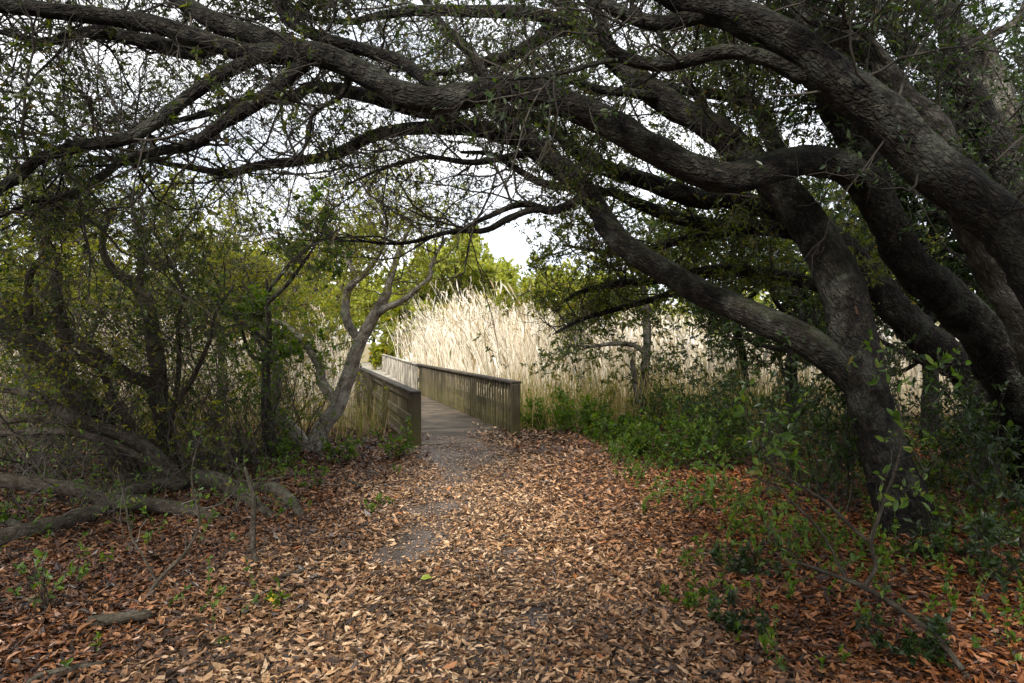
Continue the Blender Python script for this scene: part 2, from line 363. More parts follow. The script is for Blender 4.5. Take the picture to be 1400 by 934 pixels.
def path_x(y): return np.interp(y, [2, 4, 6, 8, 10.5, 13], [0.1, 0.0, -0.35, -0.65, -0.85, -1.7])
def build_litter():
    P_, S_ = [], []
    for y0, y1, den, sz in ((2.2, 4.5, 6000, 0.050), (4.5, 6.5, 5200, 0.050), (6.5, 9, 3400, 0.054), (9, 13, 1300, 0.072), (13, 19, 300, 0.10)):
        A = 0.92 * (y1 ** 2 - y0 ** 2) * 1.0; n = int(A * den)
        y = np.sqrt(rng.uniform(y0 ** 2, y1 ** 2, n)); x = rng.uniform(-0.92, 0.92, n) * y
        dx = x - path_x(y)
        keep = np.ones(n) - .38 * np.clip(np.sin(1.9 * x + 2.7 * y + 1.4 * np.sin(1.7 * x - y)) * np.sin(2.9 * x - 2.2 * y) + .1, 0, 1)
        # worn soil: scuffed patches along the trodden line
        pn = np.sin(2.6 * x + 1.3 * y + 0.6 * np.sin(3.1 * y)) * np.sin(3.7 * y - 1.9 * x + 2) + 0.5 * np.sin(9 * x + 4) * np.sin(7 * y + 1)
        dw = x - np.interp(y, [3, 5, 6.3, 8, 10, 12], [-.5, -.72, -.78, -.72, -.85, -1.3])
        worn = np.exp(-np.abs(dw / (.36 + .10 * np.sin(2.1 * y))) ** 3) * np.clip((y - 3.7) / 1.6, 0, 1)
        keep -= worn * np.clip(0.76 + 0.30 * pn, 0.45, 0.96)
        keep -= .8 * np.exp(-np.abs((x + 0.88 + .3 * (y - 9.6)) / .62) ** 4) * np.clip((y - 7.6) / 1.6, 0, 1)
        for cx, cy, rx, ry in ((0.0, 5.15, 0.17, 0.16), (-0.95, 4.9, 0.28, 0.15), (-0.45, 3.9, .12, .1), (-.15, 3.4, .1, .12), (-.5, 3.25, .2, .08), (.15, 3.9, .08, .12)):
            keep -= 0.72 * np.exp(-((x - cx) / rx) ** 2 - ((y - cy) / ry) ** 2)
        keep *= 1 - 0.62 * np.exp(-((dx - 0.1) / 0.5) ** 2) * np.clip((y - 8.0) / 1.8, 0, 1)
        m = rng.random(n) < keep
        # leaves do not lie under the raised deck
        deck = (np.abs((x + 1.545) * 0.948 + (y - 10.03) * 0.318 - 0.9) < 0.95) & ((x + 1.545) * -0.318 + (y - 10.03) * 0.948 > 0.9)
        m &= ~(deck & (rng.random(n) < 0.93))
        m &= ~((y > 12.5) & (x < 1.0) & (x > -0.3 * (y - 10) - 3.2) & (rng.random(n) < .8))
        P_.append(np.stack([x, y], 1)[m]); S_.append(np.where(np.abs(dx) < 0.8, 0.85, 1.0)[m] * sz)
    xy = np.vstack(P_); sz = np.concatenate(S_); n = len(xy)
    al = (xy[:, 0] + 1.545) * -0.318 + (xy[:, 1] - 10.03) * 0.948
    pr = (xy[:, 0] + 1.545) * 0.948 + (xy[:, 1] - 10.03) * 0.318
    z = gz(xy[:, 0], xy[:, 1]); on = (al > -0.02) & (pr > -0.05) & (pr < 1.86); z = np.where(on, np.maximum(z, 0.065), z)
    p = np.column_stack([xy, z + rng.gamma(1.6, 0.008, n) + 0.002])
    a = rng.uniform(0, 2 * PI, n); ax = np.stack([np.cos(a), np.sin(a), rng.normal(0.05, 0.22, n)], 1)
    nr = np.stack([rng.normal(0, 0.26, n), rng.normal(0, 0.26, n), np.ones(n)], 1)
    l = sz * np.clip(rng.lognormal(0, .33, n), .4, 2.0); w = l * rng.uniform(0.22, 0.46, n)
    V, Q = leaves(p, ax, nr, l, w, fold=rng.normal(0.08, 0.24, (n, 1)), curl=0.16)
    lo = gz(V[:, 0], V[:, 1]) + 0.003; V[:, 2] = np.maximum(V[:, 2], lo)
    # crumbled leaf bits trodden into the soil
    nf = 30000; y = np.sqrt(rng.uniform(9, 120, nf)); x = np.interp(y, [3, 5, 6.3, 8, 10, 12], [-.4, -.6, -.7, -.6, -.8, -1.3]) + rng.normal(0, .62, nf)
    a = rng.uniform(0, 2 * PI, nf); l = rng.uniform(.008, .032, nf)
    V2, Q2 = leaves(np.column_stack([x, y, gz(x, y) + .009]), np.stack([np.cos(a), np.sin(a), rng.normal(0, .2, nf)], 1), np.stack([rng.normal(0, .3, nf), rng.normal(0, .3, nf), np.ones(nf)], 1), l, l * rng.uniform(.3, .7, nf), fold=.05)
    V2[:, 2] = np.maximum(V2[:, 2], gz(V2[:, 0], V2[:, 1]) + .002)
    al = (V2[:, 0] + 1.545) * -0.318 + (V2[:, 1] - 10.03) * 0.948; V2[:, 2] = np.where(al > -.03, np.maximum(V2[:, 2], .064), V2[:, 2])
    V, Q = join([(V, Q), (V2, Q2)])
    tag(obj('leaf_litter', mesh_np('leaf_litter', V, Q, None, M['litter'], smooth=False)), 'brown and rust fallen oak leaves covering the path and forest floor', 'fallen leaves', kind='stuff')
build_litter()

SUN_AZ, SUN_EL = math.radians(-158), math.radians(41)     # direction TO the sun: azimuth from +Y, clockwise
SUN = np.array([math.sin(SUN_AZ) * math.cos(SUN_EL), math.cos(SUN_AZ) * math.cos(SUN_EL), math.sin(SUN_EL)])
def clear(q):
    """the opening over the boardwalk, where no branch hangs"""
    return ~((np.abs(q[:, 0] / q[:, 1] + .068) < .095) & (np.abs((q[:, 2] - H) / q[:, 1] - .10) < .075))
def gap(q, thin=0):
    """keeps foliage out of the view and out of a gap shaped to let sun onto the path"""
    g = q - SUN * (q[:, 2:] / SUN[2])
    lit = (np.abs(g[:, 0] - np.interp(g[:, 1], [2, 4, 6, 8, 10.5, 13], [0.2, 0.1, -0.1, -0.2, -0.4, -.7])) < np.where(g[:, 0] > 0, .6 + .16 * g[:, 1], .8 + .08 * g[:, 1])) & (g[:, 1] > 4.6) & (g[:, 1] < 11)
    if thin: return ~(lit & (rng.random(len(q)) < thin))
    view = (q[:, 1] > -0.1) & (q[:, 2] < 1.95 + .64 * q[:, 1]) & (np.abs(q[:, 0]) < .92 * q[:, 1] + .5)
    return (q[:, 2] > 1.2) & ~view & ~lit
# ------------------------------------------------------------------ trees from traced limbs
def world(tr): return np.array([P(x, y, d) for x, y, d, w in tr]), np.array([w * 0.5 / F * d for x, y, d, w in tr])

def tree(name, label, cat, limbs, bark, twigm=None, leafm=None, f=None, group=None, extra=(), stepk=1.0, ground=True, names=None):
    """limbs: traced (x, y, depth, width) paths, first is the trunk; f: foliage settings"""
    lines = []
    base = None
    for i, tr in enumerate(limbs):
        if isinstance(tr, tuple): pts, rad = np.array(tr[0], float), np.array(tr[1], float)
        else: pts, rad = world(tr)
        if i == 0:
            g = float(gz(pts[0][0], pts[0][1]))
            if ground: pts[0][2] = g - 0.06
            base = np.array([pts[0][0], pts[0][1], g])
            root = empty(name, base, label, cat, group)
        rmax = rad.max()
        seg = 22 if rmax > 0.12 else 14 if rmax > 0.05 else 8 if rmax > .02 else 6
        V, Q, T, B, c, r = limb_arrays(pts, rad, seg, max(0.025, min(0.07, rmax * 0.6)) * stepk, 0.085 if rmax > .05 else 0.10, 0.12 if rmax > .05 else 0.3, flare=(i == 0 and ground and rmax > .06))
        nm = names[i] if names else ('trunk' if i == 0 else 'limb')
        obj(nm, mesh_np(nm, V, Q, T, bark, True, B), root)
        lines.append((c, r))
    for c, r in extra: lines.append((np.array(c, float), np.array(r, float)))
    if f: foliate(root, lines, twigm, leafm, **f)
    return root

def foliate(root, lines, twigm, leafm, n1=60, l1=1.1, n2=350, l2=0.5, n3=1500, l3=0.22, nl=9000, leaf=0.05, asp=0.4, up=0.10, tmin=0.25, skip=0, wig=0.28, r1=0.010, upn=0.6, side=0.8, keep=None, t12=(0.2, 1.0), clump=False):
    A, R, W = [], [], []
    for c, r in lines[skip:]:
        a, b, s = resample(c, r); A.append(a); R.append(b); W.append(s)
    A, R, W = np.stack(A), np.stack(R), np.array(W)
    bias = np.array([0, 0, up])
    p, t, r, tt = spawn(A, R, W, n1, tmin, 1.0)
    d = t * rng.uniform(0.2, 1.0, (n1, 1)) + side * rng.standard_normal((n1, 3)) + bias * 2
    ln = l1 * rng.uniform(0.45, 1.35, n1)
    L1 = grow(p, d, ln, 9, wig, bias * 0.7)
    R1 = (np.minimum(r * 0.6, r1 * rng.uniform(0.6, 1.4, n1)))[:, None] * np.linspace(1, 0.3, 9)[None]
    p, t, r, tt = spawn(L1, R1, ln, n2, *t12)
    d = t * 0.7 + 0.75 * rng.standard_normal((n2, 3)) + bias
    ln2 = l2 * rng.uniform(0.5, 1.4, n2) * (1.15 - 0.4 * tt)
    L2 = grow(p, d, ln2, 6, wig, bias * 0.6)
    R2 = np.minimum(r * 0.7, r1 * 0.45)[:, None] * np.linspace(1, 0.4, 6)[None]
    p, t, r, tt = spawn(L2, R2, ln2, n3, 0.15, 1.0)
    d = t * 0.7 + 0.8 * rng.standard_normal((n3, 3)) + bias
    L3 = grow(p, d, l3 * rng.uniform(0.5, 1.4, n3), 4, wig, bias * 0.5)
    R3 = np.minimum(r * 0.8, r1 * 0.22)[:, None] * np.linspace(1, 0.5, 4)[None]
    R1 = np.maximum(R1, 0.0022); R2 = np.maximum(R2, 0.0016); R3 = np.maximum(R3, 0.0011)
    if keep is not None:
        k = keep(L3[:, -1])
        k2 = k | ((rng.random(len(k)) < np.where(L3[:, -1, 0] / L3[:, -1, 1] < -.5, .2, .38)) & clear(L3[:, -1])) if clump else k
        L3, R3, k = L3[k2], R3[k2], k[k2]
    V, Q = join([tubes(L1, R1, 5), tubes(L2, R2, 3), tubes(L3, R3, 3)])
    obj('twigs', mesh_np('twigs', V, Q, None, twigm), root)
    if nl:
        Lf = L3[k] if keep is not None and clump else L3
        Lf = Lf[rng.random(len(Lf)) < 0.6]
        V, Q = leaves_on(Lf, nl, leaf, asp, upn)
        obj('crown', mesh_np('crown', V, Q, None, leafm, smooth=False), root)

TW, GT = M['twig'], M['grey_twig']
OAK = 'old live oaks arching over the path'

A_ = [(1252, 752, 5.20, 84), (1240, 715, 5.27, 75), (1222, 660, 5.3, 66), (1203, 600, 5.35, 58), (1185, 540, 5.4, 55), (1170, 470, 5.5, 59), (1152, 400, 5.6, 58), (1125, 340, 5.75, 53), (1090, 285, 5.9, 48), (1057, 250, 6.0, 45), (1018, 211, 6.15, 40), (982, 180, 6.3, 38), (918, 143, 6.5, 35), (861, 100, 6.7, 31), (828, 68, 6.8, 28), (793, 32, 6.9, 24), (760, -5, 7, 20), (720, -50, 7, 15)]
A_B = [(1184, 545, 5.45, 40), (1135, 488, 5.55, 44), (1085, 455, 5.7, 42), (1040, 436, 5.9, 38), (1000, 418, 6.1, 36), (960, 400, 6.3, 35), (900, 368, 6.6, 33), (855, 335, 6.8, 31), (820, 290, 7.0, 29), (790, 252, 7.05, 32), (747, 215, 7.05, 31), (711, 178, 7.05, 29), (686, 150, 7.1, 27), (660, 110, 7.2, 22), (640, 70, 7.6, 16), (600, 30, 7.7, 13), (570, -20, 7.8, 10)]
A_P = [(1008, 205, 6.2, 14), (995, 185, 6.3, 14), (968, 155, 6.4, 12), (946, 122, 6.5, 11), (925, 86, 6.6, 9), (905, 50, 6.7, 8), (888, 30, 6.7, 5)]
A_Q = [(1072, 245, 5.95, 26), (1063, 210, 6.1, 24), (1050, 179, 6.3, 22), (1021, 132, 6.5, 18), (989, 89, 6.7, 12), (970, 60, 6.8, 8), (955, 20, 6.9, 4)]
A_R = [(1030, 148, 6.45, 14), (1010, 136, 6.5, 16), (975, 128, 6.5, 15), (945, 126, 6.5, 12), (900, 118, 6.6, 8), (850, 130, 6.7, 5), (800, 120, 6.7, 3)]
A_S = [(905, 135, 6.5, 14), (870, 128, 6.4, 13), (820, 122, 6.4, 11), (765, 106, 6.4, 8), (700, 110, 6.4, 6), (640, 98, 6.3, 4)]
A_T = [(735, 205, 7.2, 12), (700, 214, 7.0, 10), (640, 222, 6.8, 8), (580, 215, 6.7, 6), (520, 232, 6.6, 4), (470, 255, 6.5, 2.5)]
A_B1 = [(718, 190, 7.25, 24), (700, 186, 7.2, 24), (660, 178, 7.1, 22), (621, 175, 7, 20), (564, 175, 6.9, 18), (511, 186, 6.8, 16), (468, 207, 6.7, 15), (447, 214, 6.7, 14), (400, 222, 6.7, 13), (358, 225, 6.7, 13), (311, 236, 6.7, 11), (250, 228, 6.7, 8), (193, 218, 6.7, 6), (120, 215, 6.7, 4)]
A_B1b = [(660, 178, 7.1, 18), (625, 170, 7, 19), (611, 157, 6.9, 18), (571, 150, 6.8, 20), (504, 132, 6.7, 19), (450, 121, 6.6, 18), (420, 120, 6.6, 15), (393, 137, 6.6, 14), (340, 137, 6.6, 12), (286, 154, 6.6, 10), (232, 168, 6.6, 6)]
A_B2 = [(800, 275, 7.1, 13.0), (790, 275, 7.0, 13.0), (754, 288, 6.8, 11.5), (715, 279, 6.7, 9.4), (665, 297, 6.6, 6.5), (620, 320, 6.5, 4.3)]
A_B3 = [(752, 286, 6.8, 8.6), (725, 288, 6.7, 9.4), (695, 300, 6.7, 9.4), (665, 314, 6.6, 8.6), (622, 316, 6.5, 6.5), (557, 332, 6.4, 5.0), (500, 330, 6.4, 3.6), (470, 318, 6.3, 2.2)]
A_B4 = [(785, 257, 7.1, 12), (740, 250, 7.1, 11), (707, 232, 7.1, 9), (672, 211, 7.1, 7), (630, 208, 7.1, 4)]
A_L = [(815, 58, 6.8, 22), (772, 29, 6.7, 20), (718, 18, 6.6, 18), (647, 16, 6.5, 16), (575, 14, 6.4, 14), (521, 21, 6.4, 11), (470, 30, 6.3, 8), (400, 20, 6.3, 5)]
A_M = [(800, 38, 6.85, 18), (754, 42, 6.8, 20), (732, 57, 6.7, 18), (700, 75, 6.6, 15), (647, 89, 6.5, 12), (600, 100, 6.4, 9), (540, 92, 6.3, 5)]
oakA = tree('live_oak', 'dark live oak leaning over the path from the right, its trunk foot in the leaves', 'tree', [A_, A_B, A_B1, A_B1b, A_B2, A_B3, A_B4, A_L, A_M, A_P, A_Q, A_R, A_S, A_T],
     M['oak_bark'], TW, M['oak_leaf'], dict(n1=240, l1=1.5, n2=3000, l2=0.55, n3=17000, l3=0.2, nl=64000, leaf=0.038, side=.65, clump=True, keep=lambda q: gap(q, .88) & clear(q), tmin=0.4, skip=0, up=0.05, r1=0.011), OAK)
tb = [(1062, 238, 5.93, 6), (1084, 262, 5.86, 10), (1108, 287, 5.775, 12), (1128, 315, 5.69, 12), (1144, 345, 5.60, 11), (1156, 372, 5.50, 8), (1165, 395, 5.435, 5), (1172, 430, 5.36, 3)]
V, Q, T, B, c, r = limb_arrays(*world(tb), 10, 0.03, 0.3, 0.5)
o = obj('torn_bark', mesh_np('torn_bark', V, Q, T, M['torn_wood'], True, B), oakA); o['label'] = 'strip of torn reddish bark on the trunk'

C_ = [(1440, 690, 6.5, 73.8), (1400, 580, 6.45, 65.6), (1365, 490, 6.35, 59.0), (1315, 425, 6.2, 54.1), (1262, 380, 6.0, 49.2), (1228, 335, 5.85, 47.6), (1206, 290, 5.7, 44.3), (1182, 250, 5.55, 46), (1143, 225, 5.4, 42), (1096, 221, 5.3, 40), (1043, 232, 5.2, 42), (989, 243, 5.15, 42), (936, 228, 5.1, 40), (897, 205, 5.1, 40), (843, 175, 5.1, 40), (790, 147, 5.1, 38), (736, 129, 5.1, 36), (682, 122, 5.1, 34), (629, 132, 5.1, 34), (586, 136, 5.1, 36), (550, 129, 5.1, 34), (504, 104, 5.1, 32), (447, 79, 5.1, 32), (393, 71, 5.1, 30), (340, 73, 5.1, 24), (286, 57, 5.05, 24), (232, 39, 5, 24), (179, 29, 5, 24), (107, 18, 4.9, 22), (0, 7, 4.8, 20), (-80, 0, 4.8, 15), (-200, -10, 4.8, 8)]
C_up = [(1204, 285, 5.7, 46), (1179, 215, 5.8, 44), (1155, 165, 5.9, 42), (1135, 130, 6, 38), (1120, 80, 6.2, 30), (1090, 10, 6.4, 24), (1060, -60, 6.6, 14)]
C1 = [(420, 85, 5.1, 20), (404, 97, 5.1, 20), (358, 136, 5.1, 20), (304, 168, 5.1, 17), (264, 197, 5.1, 16), (214, 207, 5.1, 13), (172, 218, 5.1, 11), (136, 243, 5.1, 10), (89, 268, 5.1, 8), (46, 275, 5.1, 6), (0, 297, 5.1, 4)]
C2 = [(355, 76, 5.1, 18), (340, 84, 5.1, 18), (297, 104, 5.05, 18), (257, 132, 5, 17), (214, 168, 4.95, 17), (172, 190, 4.9, 17), (107, 200, 4.9, 16), (54, 218, 4.9, 15), (21, 243, 4.85, 14), (-10, 262, 4.8, 12), (-80, 300, 4.8, 6)]
C3 = [(420, 74, 5.1, 28), (405, 66, 5.1, 28), (358, 52, 5.15, 28), (304, 34, 5.2, 26), (247, 0, 5.3, 22), (200, -40, 5.3, 16), (120, -90, 5.4, 9)]
C4 = [(300, 64, 5.08, 16), (270, 72, 5.15, 20), (235, 65, 5.2, 22), (172, 50, 5.3, 18), (125, 43, 5.3, 14), (71, 57, 5.3, 11), (36, 54, 5.3, 9), (-10, 43, 5.3, 7), (-80, 60, 5.3, 4)]
C5 = [(605, 130, 5.2, 14), (557, 90, 5.4, 17), (510, 72, 5.5, 17), (447, 54, 5.5, 17), (400, 32, 5.5, 15), (384, 10, 5.5, 14), (376, -30, 5.5, 9)]
C6 = [(480, 98, 5.1, 10), (465, 132, 5.2, 8), (429, 154, 5.25, 6), (422, 190, 5.3, 4), (400, 230, 5.3, 2.5)]
C7 = [(497, 200, 6.2, 5), (480, 240, 6.2, 4), (470, 262, 6.2, 2)]
tree('live_oak', 'live oak whose long limb arches right across the top of the view', 'tree', [C_, C_up, C1, C2, C3, C4, C5, C6],
     M['oak_bark'], TW, M['oak_leaf'], dict(n1=260, l1=1.4, n2=3200, l2=0.5, n3=17000, l3=0.19, nl=58000, leaf=0.041, side=.65, clump=True, keep=lambda q: gap(q, .85) & clear(q) & ((q[:, 0] / q[:, 1] > -.52) | (rng.random(len(q)) < .25)), tmin=0.3, skip=1, up=0.06, r1=0.010), OAK)

E_ = [(1580, 820, 4.12, 98.2), (1530, 640, 4.15, 86.0), (1470, 460, 4.2, 77.8), (1420, 360, 4.25, 73.7), (1375, 311, 4.3, 68.7), (1311, 257, 4.35, 63.8), (1257, 214, 4.4, 62.2), (1204, 157, 4.45, 60.5), (1150, 118, 4.5, 57.3), (1096, 68, 4.5, 50.8), (1043, 39, 4.5, 45.8), (989, 18, 4.5, 40.9), (936, 0, 4.5, 37.7), (880, -30, 4.5, 31.1), (800, -60, 4.4, 22.9), (700, -110, 4.3, 13.1)]
E1 = [(1100, 104, 4.5, 20), (1086, 100, 4.5, 22), (1043, 79, 4.5, 20), (989, 71, 4.5, 20), (936, 84, 4.5, 18), (897, 88, 4.5, 18), (848, 76, 4.5, 17), (829, 54, 4.5, 17), (815, 18, 4.5, 16), (807, -10, 4.5, 14), (790, -70, 4.5, 8)]
E1b = [(860, 80, 4.5, 9), (822, 84, 4.5, 7), (764, 100, 4.5, 6), (700, 109, 4.5, 4), (650, 105, 4.5, 2.5)]
E2 = [(975, 15, 4.5, 22), (945, 25, 4.5, 22), (900, 32, 4.5, 20), (861, 22, 4.5, 18), (822, 0, 4.5, 16), (780, -40, 4.5, 10)]
Eo1 = ([(3.9, 4.1, 2.6), (3.2, 3.0, 3.7), (2.0, 1.6, 4.4), (0.5, 0.2, 4.9), (-1.2, -1.2, 5.2)], [.12, .11, .09, .06, .03])  # unseen limb added over the camera to shade the foreground
Eo2 = ([(4.1, 4.1, 1.9), (4.2, 2.6, 3.2), (3.4, 0.9, 4.1), (2.6, -1.0, 4.6), (1.5, -2.6, 5)], [.12, .11, .09, .06, .03])  # second unseen limb, added for shade behind the camera
oakE = tree('live_oak', 'thick black live oak limb slanting through the upper right corner, nearest to the viewer', 'tree', [E_, E1, E1b, E2, Eo1, Eo2],
     M['oak_bark'], TW, M['dark_leaf'], dict(n1=150, l1=1.2, n2=800, l2=0.55, n3=3600, l3=0.25, nl=4500, leaf=0.052, tmin=0.3, up=0.10, r1=0.010, keep=lambda q: (q[:, 2] > 2.9) & ~((q[:, 1] > 0) & (q[:, 1] < 3.3) & (q[:, 2] < 1.7 + .62 * q[:, 1]))), OAK)

def over(root, lines, leafm, nl, leaf=.11, **k):  # adds unseen canopy to a tree to shade the foreground
    foliate(root, [(np.array(a, float), np.array(b, float)) for a, b in lines], TW, leafm, **dict(dict(n1=150, l1=1.3, n2=900, l2=.6, n3=5200, l3=.3, nl=nl, leaf=leaf, tmin=.15, up=.03, r1=.011, asp=.45, keep=gap), **k))
Er = .06
over(oakE, [Eo1, Eo2, ([(5.2, 4, 2.5), (5.6, 2, 4), (5, -.5, 5), (4, -3, 5)], [.1, .08, .06, .03]), ([(5.4, 4.2, 2.2), (6, 5.4, 4), (5.2, 6.4, 5.4), (3.6, 7, 6.2)], [.1, .08, .06, .03]),  # shade canopy added around and behind the camera
    ([(4, -3, 5), (2.5, -4.5, 4), (0, -5, 3.2), (-2, -5, 2.4)], [.05, .05, .04, .03]), ([(5.6, 2, 4), (6.6, 0, 3.4), (6.6, -2, 2.6), (5, -4.5, 2)], [.05, .05, .04, .03]),
    ([(3.2, 3, 4.6), (2.4, 4.4, 5.6), (1.4, 5.6, 6.4)], [.05, .04, .03]), ([(1, .6, 4.8), (2.4, -1.4, 5), (1, -3, 4.6)], [.05, .04, .03])], M['dark_leaf'], 70000)
D_ = [(1520, 720, 5.76, 70), (1460, 560, 5.6, 60), (1400, 430, 5.5, 52), (1340, 330, 5.4, 46), (1300, 240, 5.35, 40), (1279, 178, 5.3, 36), (1239, 135, 5.3, 33), (1214, 100, 5.3, 30), (1186, 71, 5.35, 27), (1132, 46, 5.4, 24), (1107, 32, 5.4, 18), (1070, -10, 5.5, 14), (1020, -60, 5.6, 8)]
D1 = [(1215, 103, 5.3, 12), (1207, 75, 5.2, 10), (1185, 50, 5.2, 9), (1150, 30, 5.2, 8), (1110, 28, 5.2, 5)]
tree('live_oak', 'grey barked live oak limb rising just above and behind the thick black limb', 'tree', [D_, D1],
     M['grey_bark'], TW, M['dark_leaf'], dict(n1=50, l1=1.0, n2=300, l2=0.45, n3=1800, l3=0.2, nl=4500, leaf=0.05, tmin=0.45, up=0.08), OAK)
H_ = [(1500, 710, 6, 60), (1450, 480, 6, 52), (1410, 330, 6, 46), (1375, 228, 6, 42), (1339, 157, 6, 38), (1311, 107, 6, 36), (1300, 60, 6, 28), (1298, 0, 6, 24), (1296, -60, 6, 14)]
H2 = [(1345, 165, 6, 26), (1318, 125, 6.02, 28), (1289, 96, 6.05, 28), (1239, 68, 6.1, 26), (1210, 21, 6.2, 24), (1186, -10, 6.3, 20), (1150, -70, 6.4, 10)]
tree('live_oak', 'dark live oak forking into two upright arms in the top right corner', 'tree', [H_, H2],
     M['oak_bark'], TW, M['dark_leaf'], dict(n1=60, l1=1.1, n2=350, l2=0.5, n3=1800, l3=0.22, nl=5000, leaf=0.05, tmin=0.4, up=0.08), OAK)
G_ = [(1500, 662, 7.5, 60), (1450, 420, 7.5, 50), (1400, 220, 7.5, 44), (1364, 135, 7.5, 38), (1339, 71, 7.5, 34), (1293, 28, 7.5, 26), (1264, 5, 7.5, 22), (1220, -50, 7.5, 12)]
G1 = [(1385, 170, 7.5, 16), (1350, 60, 7.3, 12), (1390, 30, 7.2, 10), (1410, -20, 7.2, 6)]
tree('live_oak', 'pale lichen covered live oak trunk at the far right edge', 'tree', [G_, G1],
     M['lichen_bark'], TW, M['dark_leaf'], dict(n1=60, l1=1.2, n2=350, l2=0.5, n3=1800, l3=0.22, nl=5000, leaf=0.055, tmin=0.4, up=0.08), OAK)
K_ = [(1390, 640, 8.5, 52), (1330, 520, 8.5, 46), (1275, 470, 8.4, 44), (1225, 425, 8.3, 42), (1180, 370, 8.2, 40), (1130, 320, 8.1, 34), (1085, 296, 8, 30), (1043, 282, 8, 27), (989, 271, 8, 27), (950, 271, 8, 26), (878, 246, 8, 24), (825, 229, 8, 21), (789, 207, 8, 19), (757, 178, 8, 17), (729, 161, 8, 14), (690, 120, 8, 10), (640, 90, 8, 6)]
K1 = [(1180, 372, 8.2, 24), (1130, 335, 8.2, 24), (1075, 314, 8.3, 22), (1007, 314, 8.3, 20), (936, 300, 8.3, 18), (879, 282, 8.3, 16), (836, 262, 8.3, 13), (818, 264, 8.3, 10), (785, 250, 8.3, 5)]
K2 = [(1200, 410, 8.3, 20), (1130, 392, 8.3, 18), (1050, 375, 8.4, 16), (980, 368, 8.5, 14), (908, 382, 8.6, 12), (843, 388, 8.7, 10), (800, 397, 8.8, 7), (765, 415, 8.9, 4)]
K3 = [(975, 370, 8.5, 12), (920, 400, 8.6, 10), (860, 418, 8.7, 8), (800, 435, 8.8, 6), (760, 455, 8.9, 4)]
K4 = [(1010, 313, 8.3, 12), (930, 330, 8.5, 11), (860, 345, 8.7, 9), (810, 342, 8.9, 6), (770, 335, 9.1, 3)]
tree('live_oak', 'live oak behind the leaning trunk with low level limbs sweeping left', 'tree', [K_, K1, K2, K3, K4],
     M['oak_bark'], TW, M['lit_oak_leaf'], dict(n1=140, l1=1.0, n2=1000, l2=0.5, n3=5200, l3=0.22, nl=33000, leaf=0.050, keep=lambda q: clear(q) & ~((q[:, 0] / q[:, 1] < .24) & (q[:, 2] < 1.95 + .25 * np.sin(3 * q[:, 0]))), tmin=0.3, up=0.06, r1=0.012), OAK)

# the small bent tree at the edge of the reeds
tree('small_tree', 'slim bare stemmed tree with one side branch, in front of the pale reeds', 'tree',
     [[(876, 580, 13, 15), (880, 530, 13, 13), (884, 480, 13, 11), (884, 430, 13, 10), (880, 395, 13, 8), (870, 350, 13, 5)], [(884, 487, 13, 6), (872, 475, 13, 7), (861, 471, 13, 7), (836, 470, 13, 6), (800, 476, 13, 3)], [(874, 572, 12.9, 9), (868, 520, 12.9, 7), (864, 493, 12.9, 6)]],
     M['grey_bark'], TW, M['oak_leaf'], dict(n1=34, l1=1.1, n2=200, l2=0.5, n3=900, l3=0.25, nl=6500, leaf=0.08, tmin=0.6, up=0.02, skip=0))

# left of the bridge
T1 = [(425, 620, 9.6, 25.9), (440, 585, 9.7, 22.4), (461, 557, 9.7, 21.0), (473, 525, 9.7, 20.3), (484, 490, 9.7, 18.9), (495, 462, 9.7, 16.8), (511, 432, 9.7, 14.7), (528, 404, 9.7, 12.6), (532, 386, 9.7, 9.8), (545, 346, 9.7, 7.7), (560, 310, 9.7, 4.9), (580, 270, 9.7, 2.8)]
T1a = [(495, 470, 9.7, 12.6), (482, 452, 9.7, 12.6), (473, 432, 9.7, 11.9), (474, 400, 9.7, 10.5), (486, 380, 9.7, 8.4), (470, 350, 9.7, 5.6), (452, 335, 9.7, 4.2), (430, 300, 9.7, 2.8)]
T1a2 = [(476, 396, 9.7, 6.3), (500, 372, 9.6, 6.3), (520, 345, 9.6, 4.9), (525, 310, 9.6, 3.5), (505, 270, 9.6, 2.1)]
T1b = [(515, 430, 9.7, 11.2), (530, 420, 9.6, 9.8), (550, 411, 9.5, 8.4), (571, 395, 9.4, 7.7), (588, 379, 9.3, 6.3), (590, 360, 9.3, 4.2), (610, 325, 9.3, 2.8)]
T1c = [(455, 520, 9.5, 4.9), (470, 490, 9.4, 4.9), (500, 465, 9.3, 4.2), (545, 435, 9.2, 2.1)]
T1d = [(420, 612, 9.8, 18.2), (400, 588, 9.9, 16.8), (380, 565, 10, 15.4), (374, 540, 10, 14.7), (378, 505, 10, 13.3), (365, 460, 10, 10.5), (340, 410, 10, 7.7), (330, 350, 10, 4.9), (310, 290, 10, 2.8)]
T1e = [(460, 550, 9.7, 12.6), (440, 522, 9.7, 14.0), (436, 500, 9.7, 11.2), (410, 462, 9.7, 9.8), (386, 443, 9.7, 7.0), (350, 430, 9.7, 4.2), (320, 390, 9.7, 2.1)]
tree('forked_tree', 'pale forked tree leaning beside the left handrail of the footbridge', 'tree', [T1, T1a, T1a2, T1b, T1d, T1e],
     M['pale_bark'], GT, M['olive_leaf'], dict(n1=130, l1=1.1, n2=1000, l2=0.5, n3=5200, l3=0.22, nl=15000, leaf=0.055, keep=lambda q: gap(q, .85) & ~((q[:, 0] / q[:, 1] > -.27) & (q[:, 2] < 2.45)), tmin=0.45, up=0.10, r1=0.010, wig=0.34))
T2 = [(240, 655, 7.77, 25.9), (228, 600, 7.7, 21.6), (218, 545, 7.7, 21.6), (214, 490, 7.7, 21.6), (203, 425, 7.7, 18.7), (186, 392, 7.7, 15.8), (154, 368, 7.7, 11.5), (140, 335, 7.7, 8.6), (150, 290, 7.7, 5.8)]
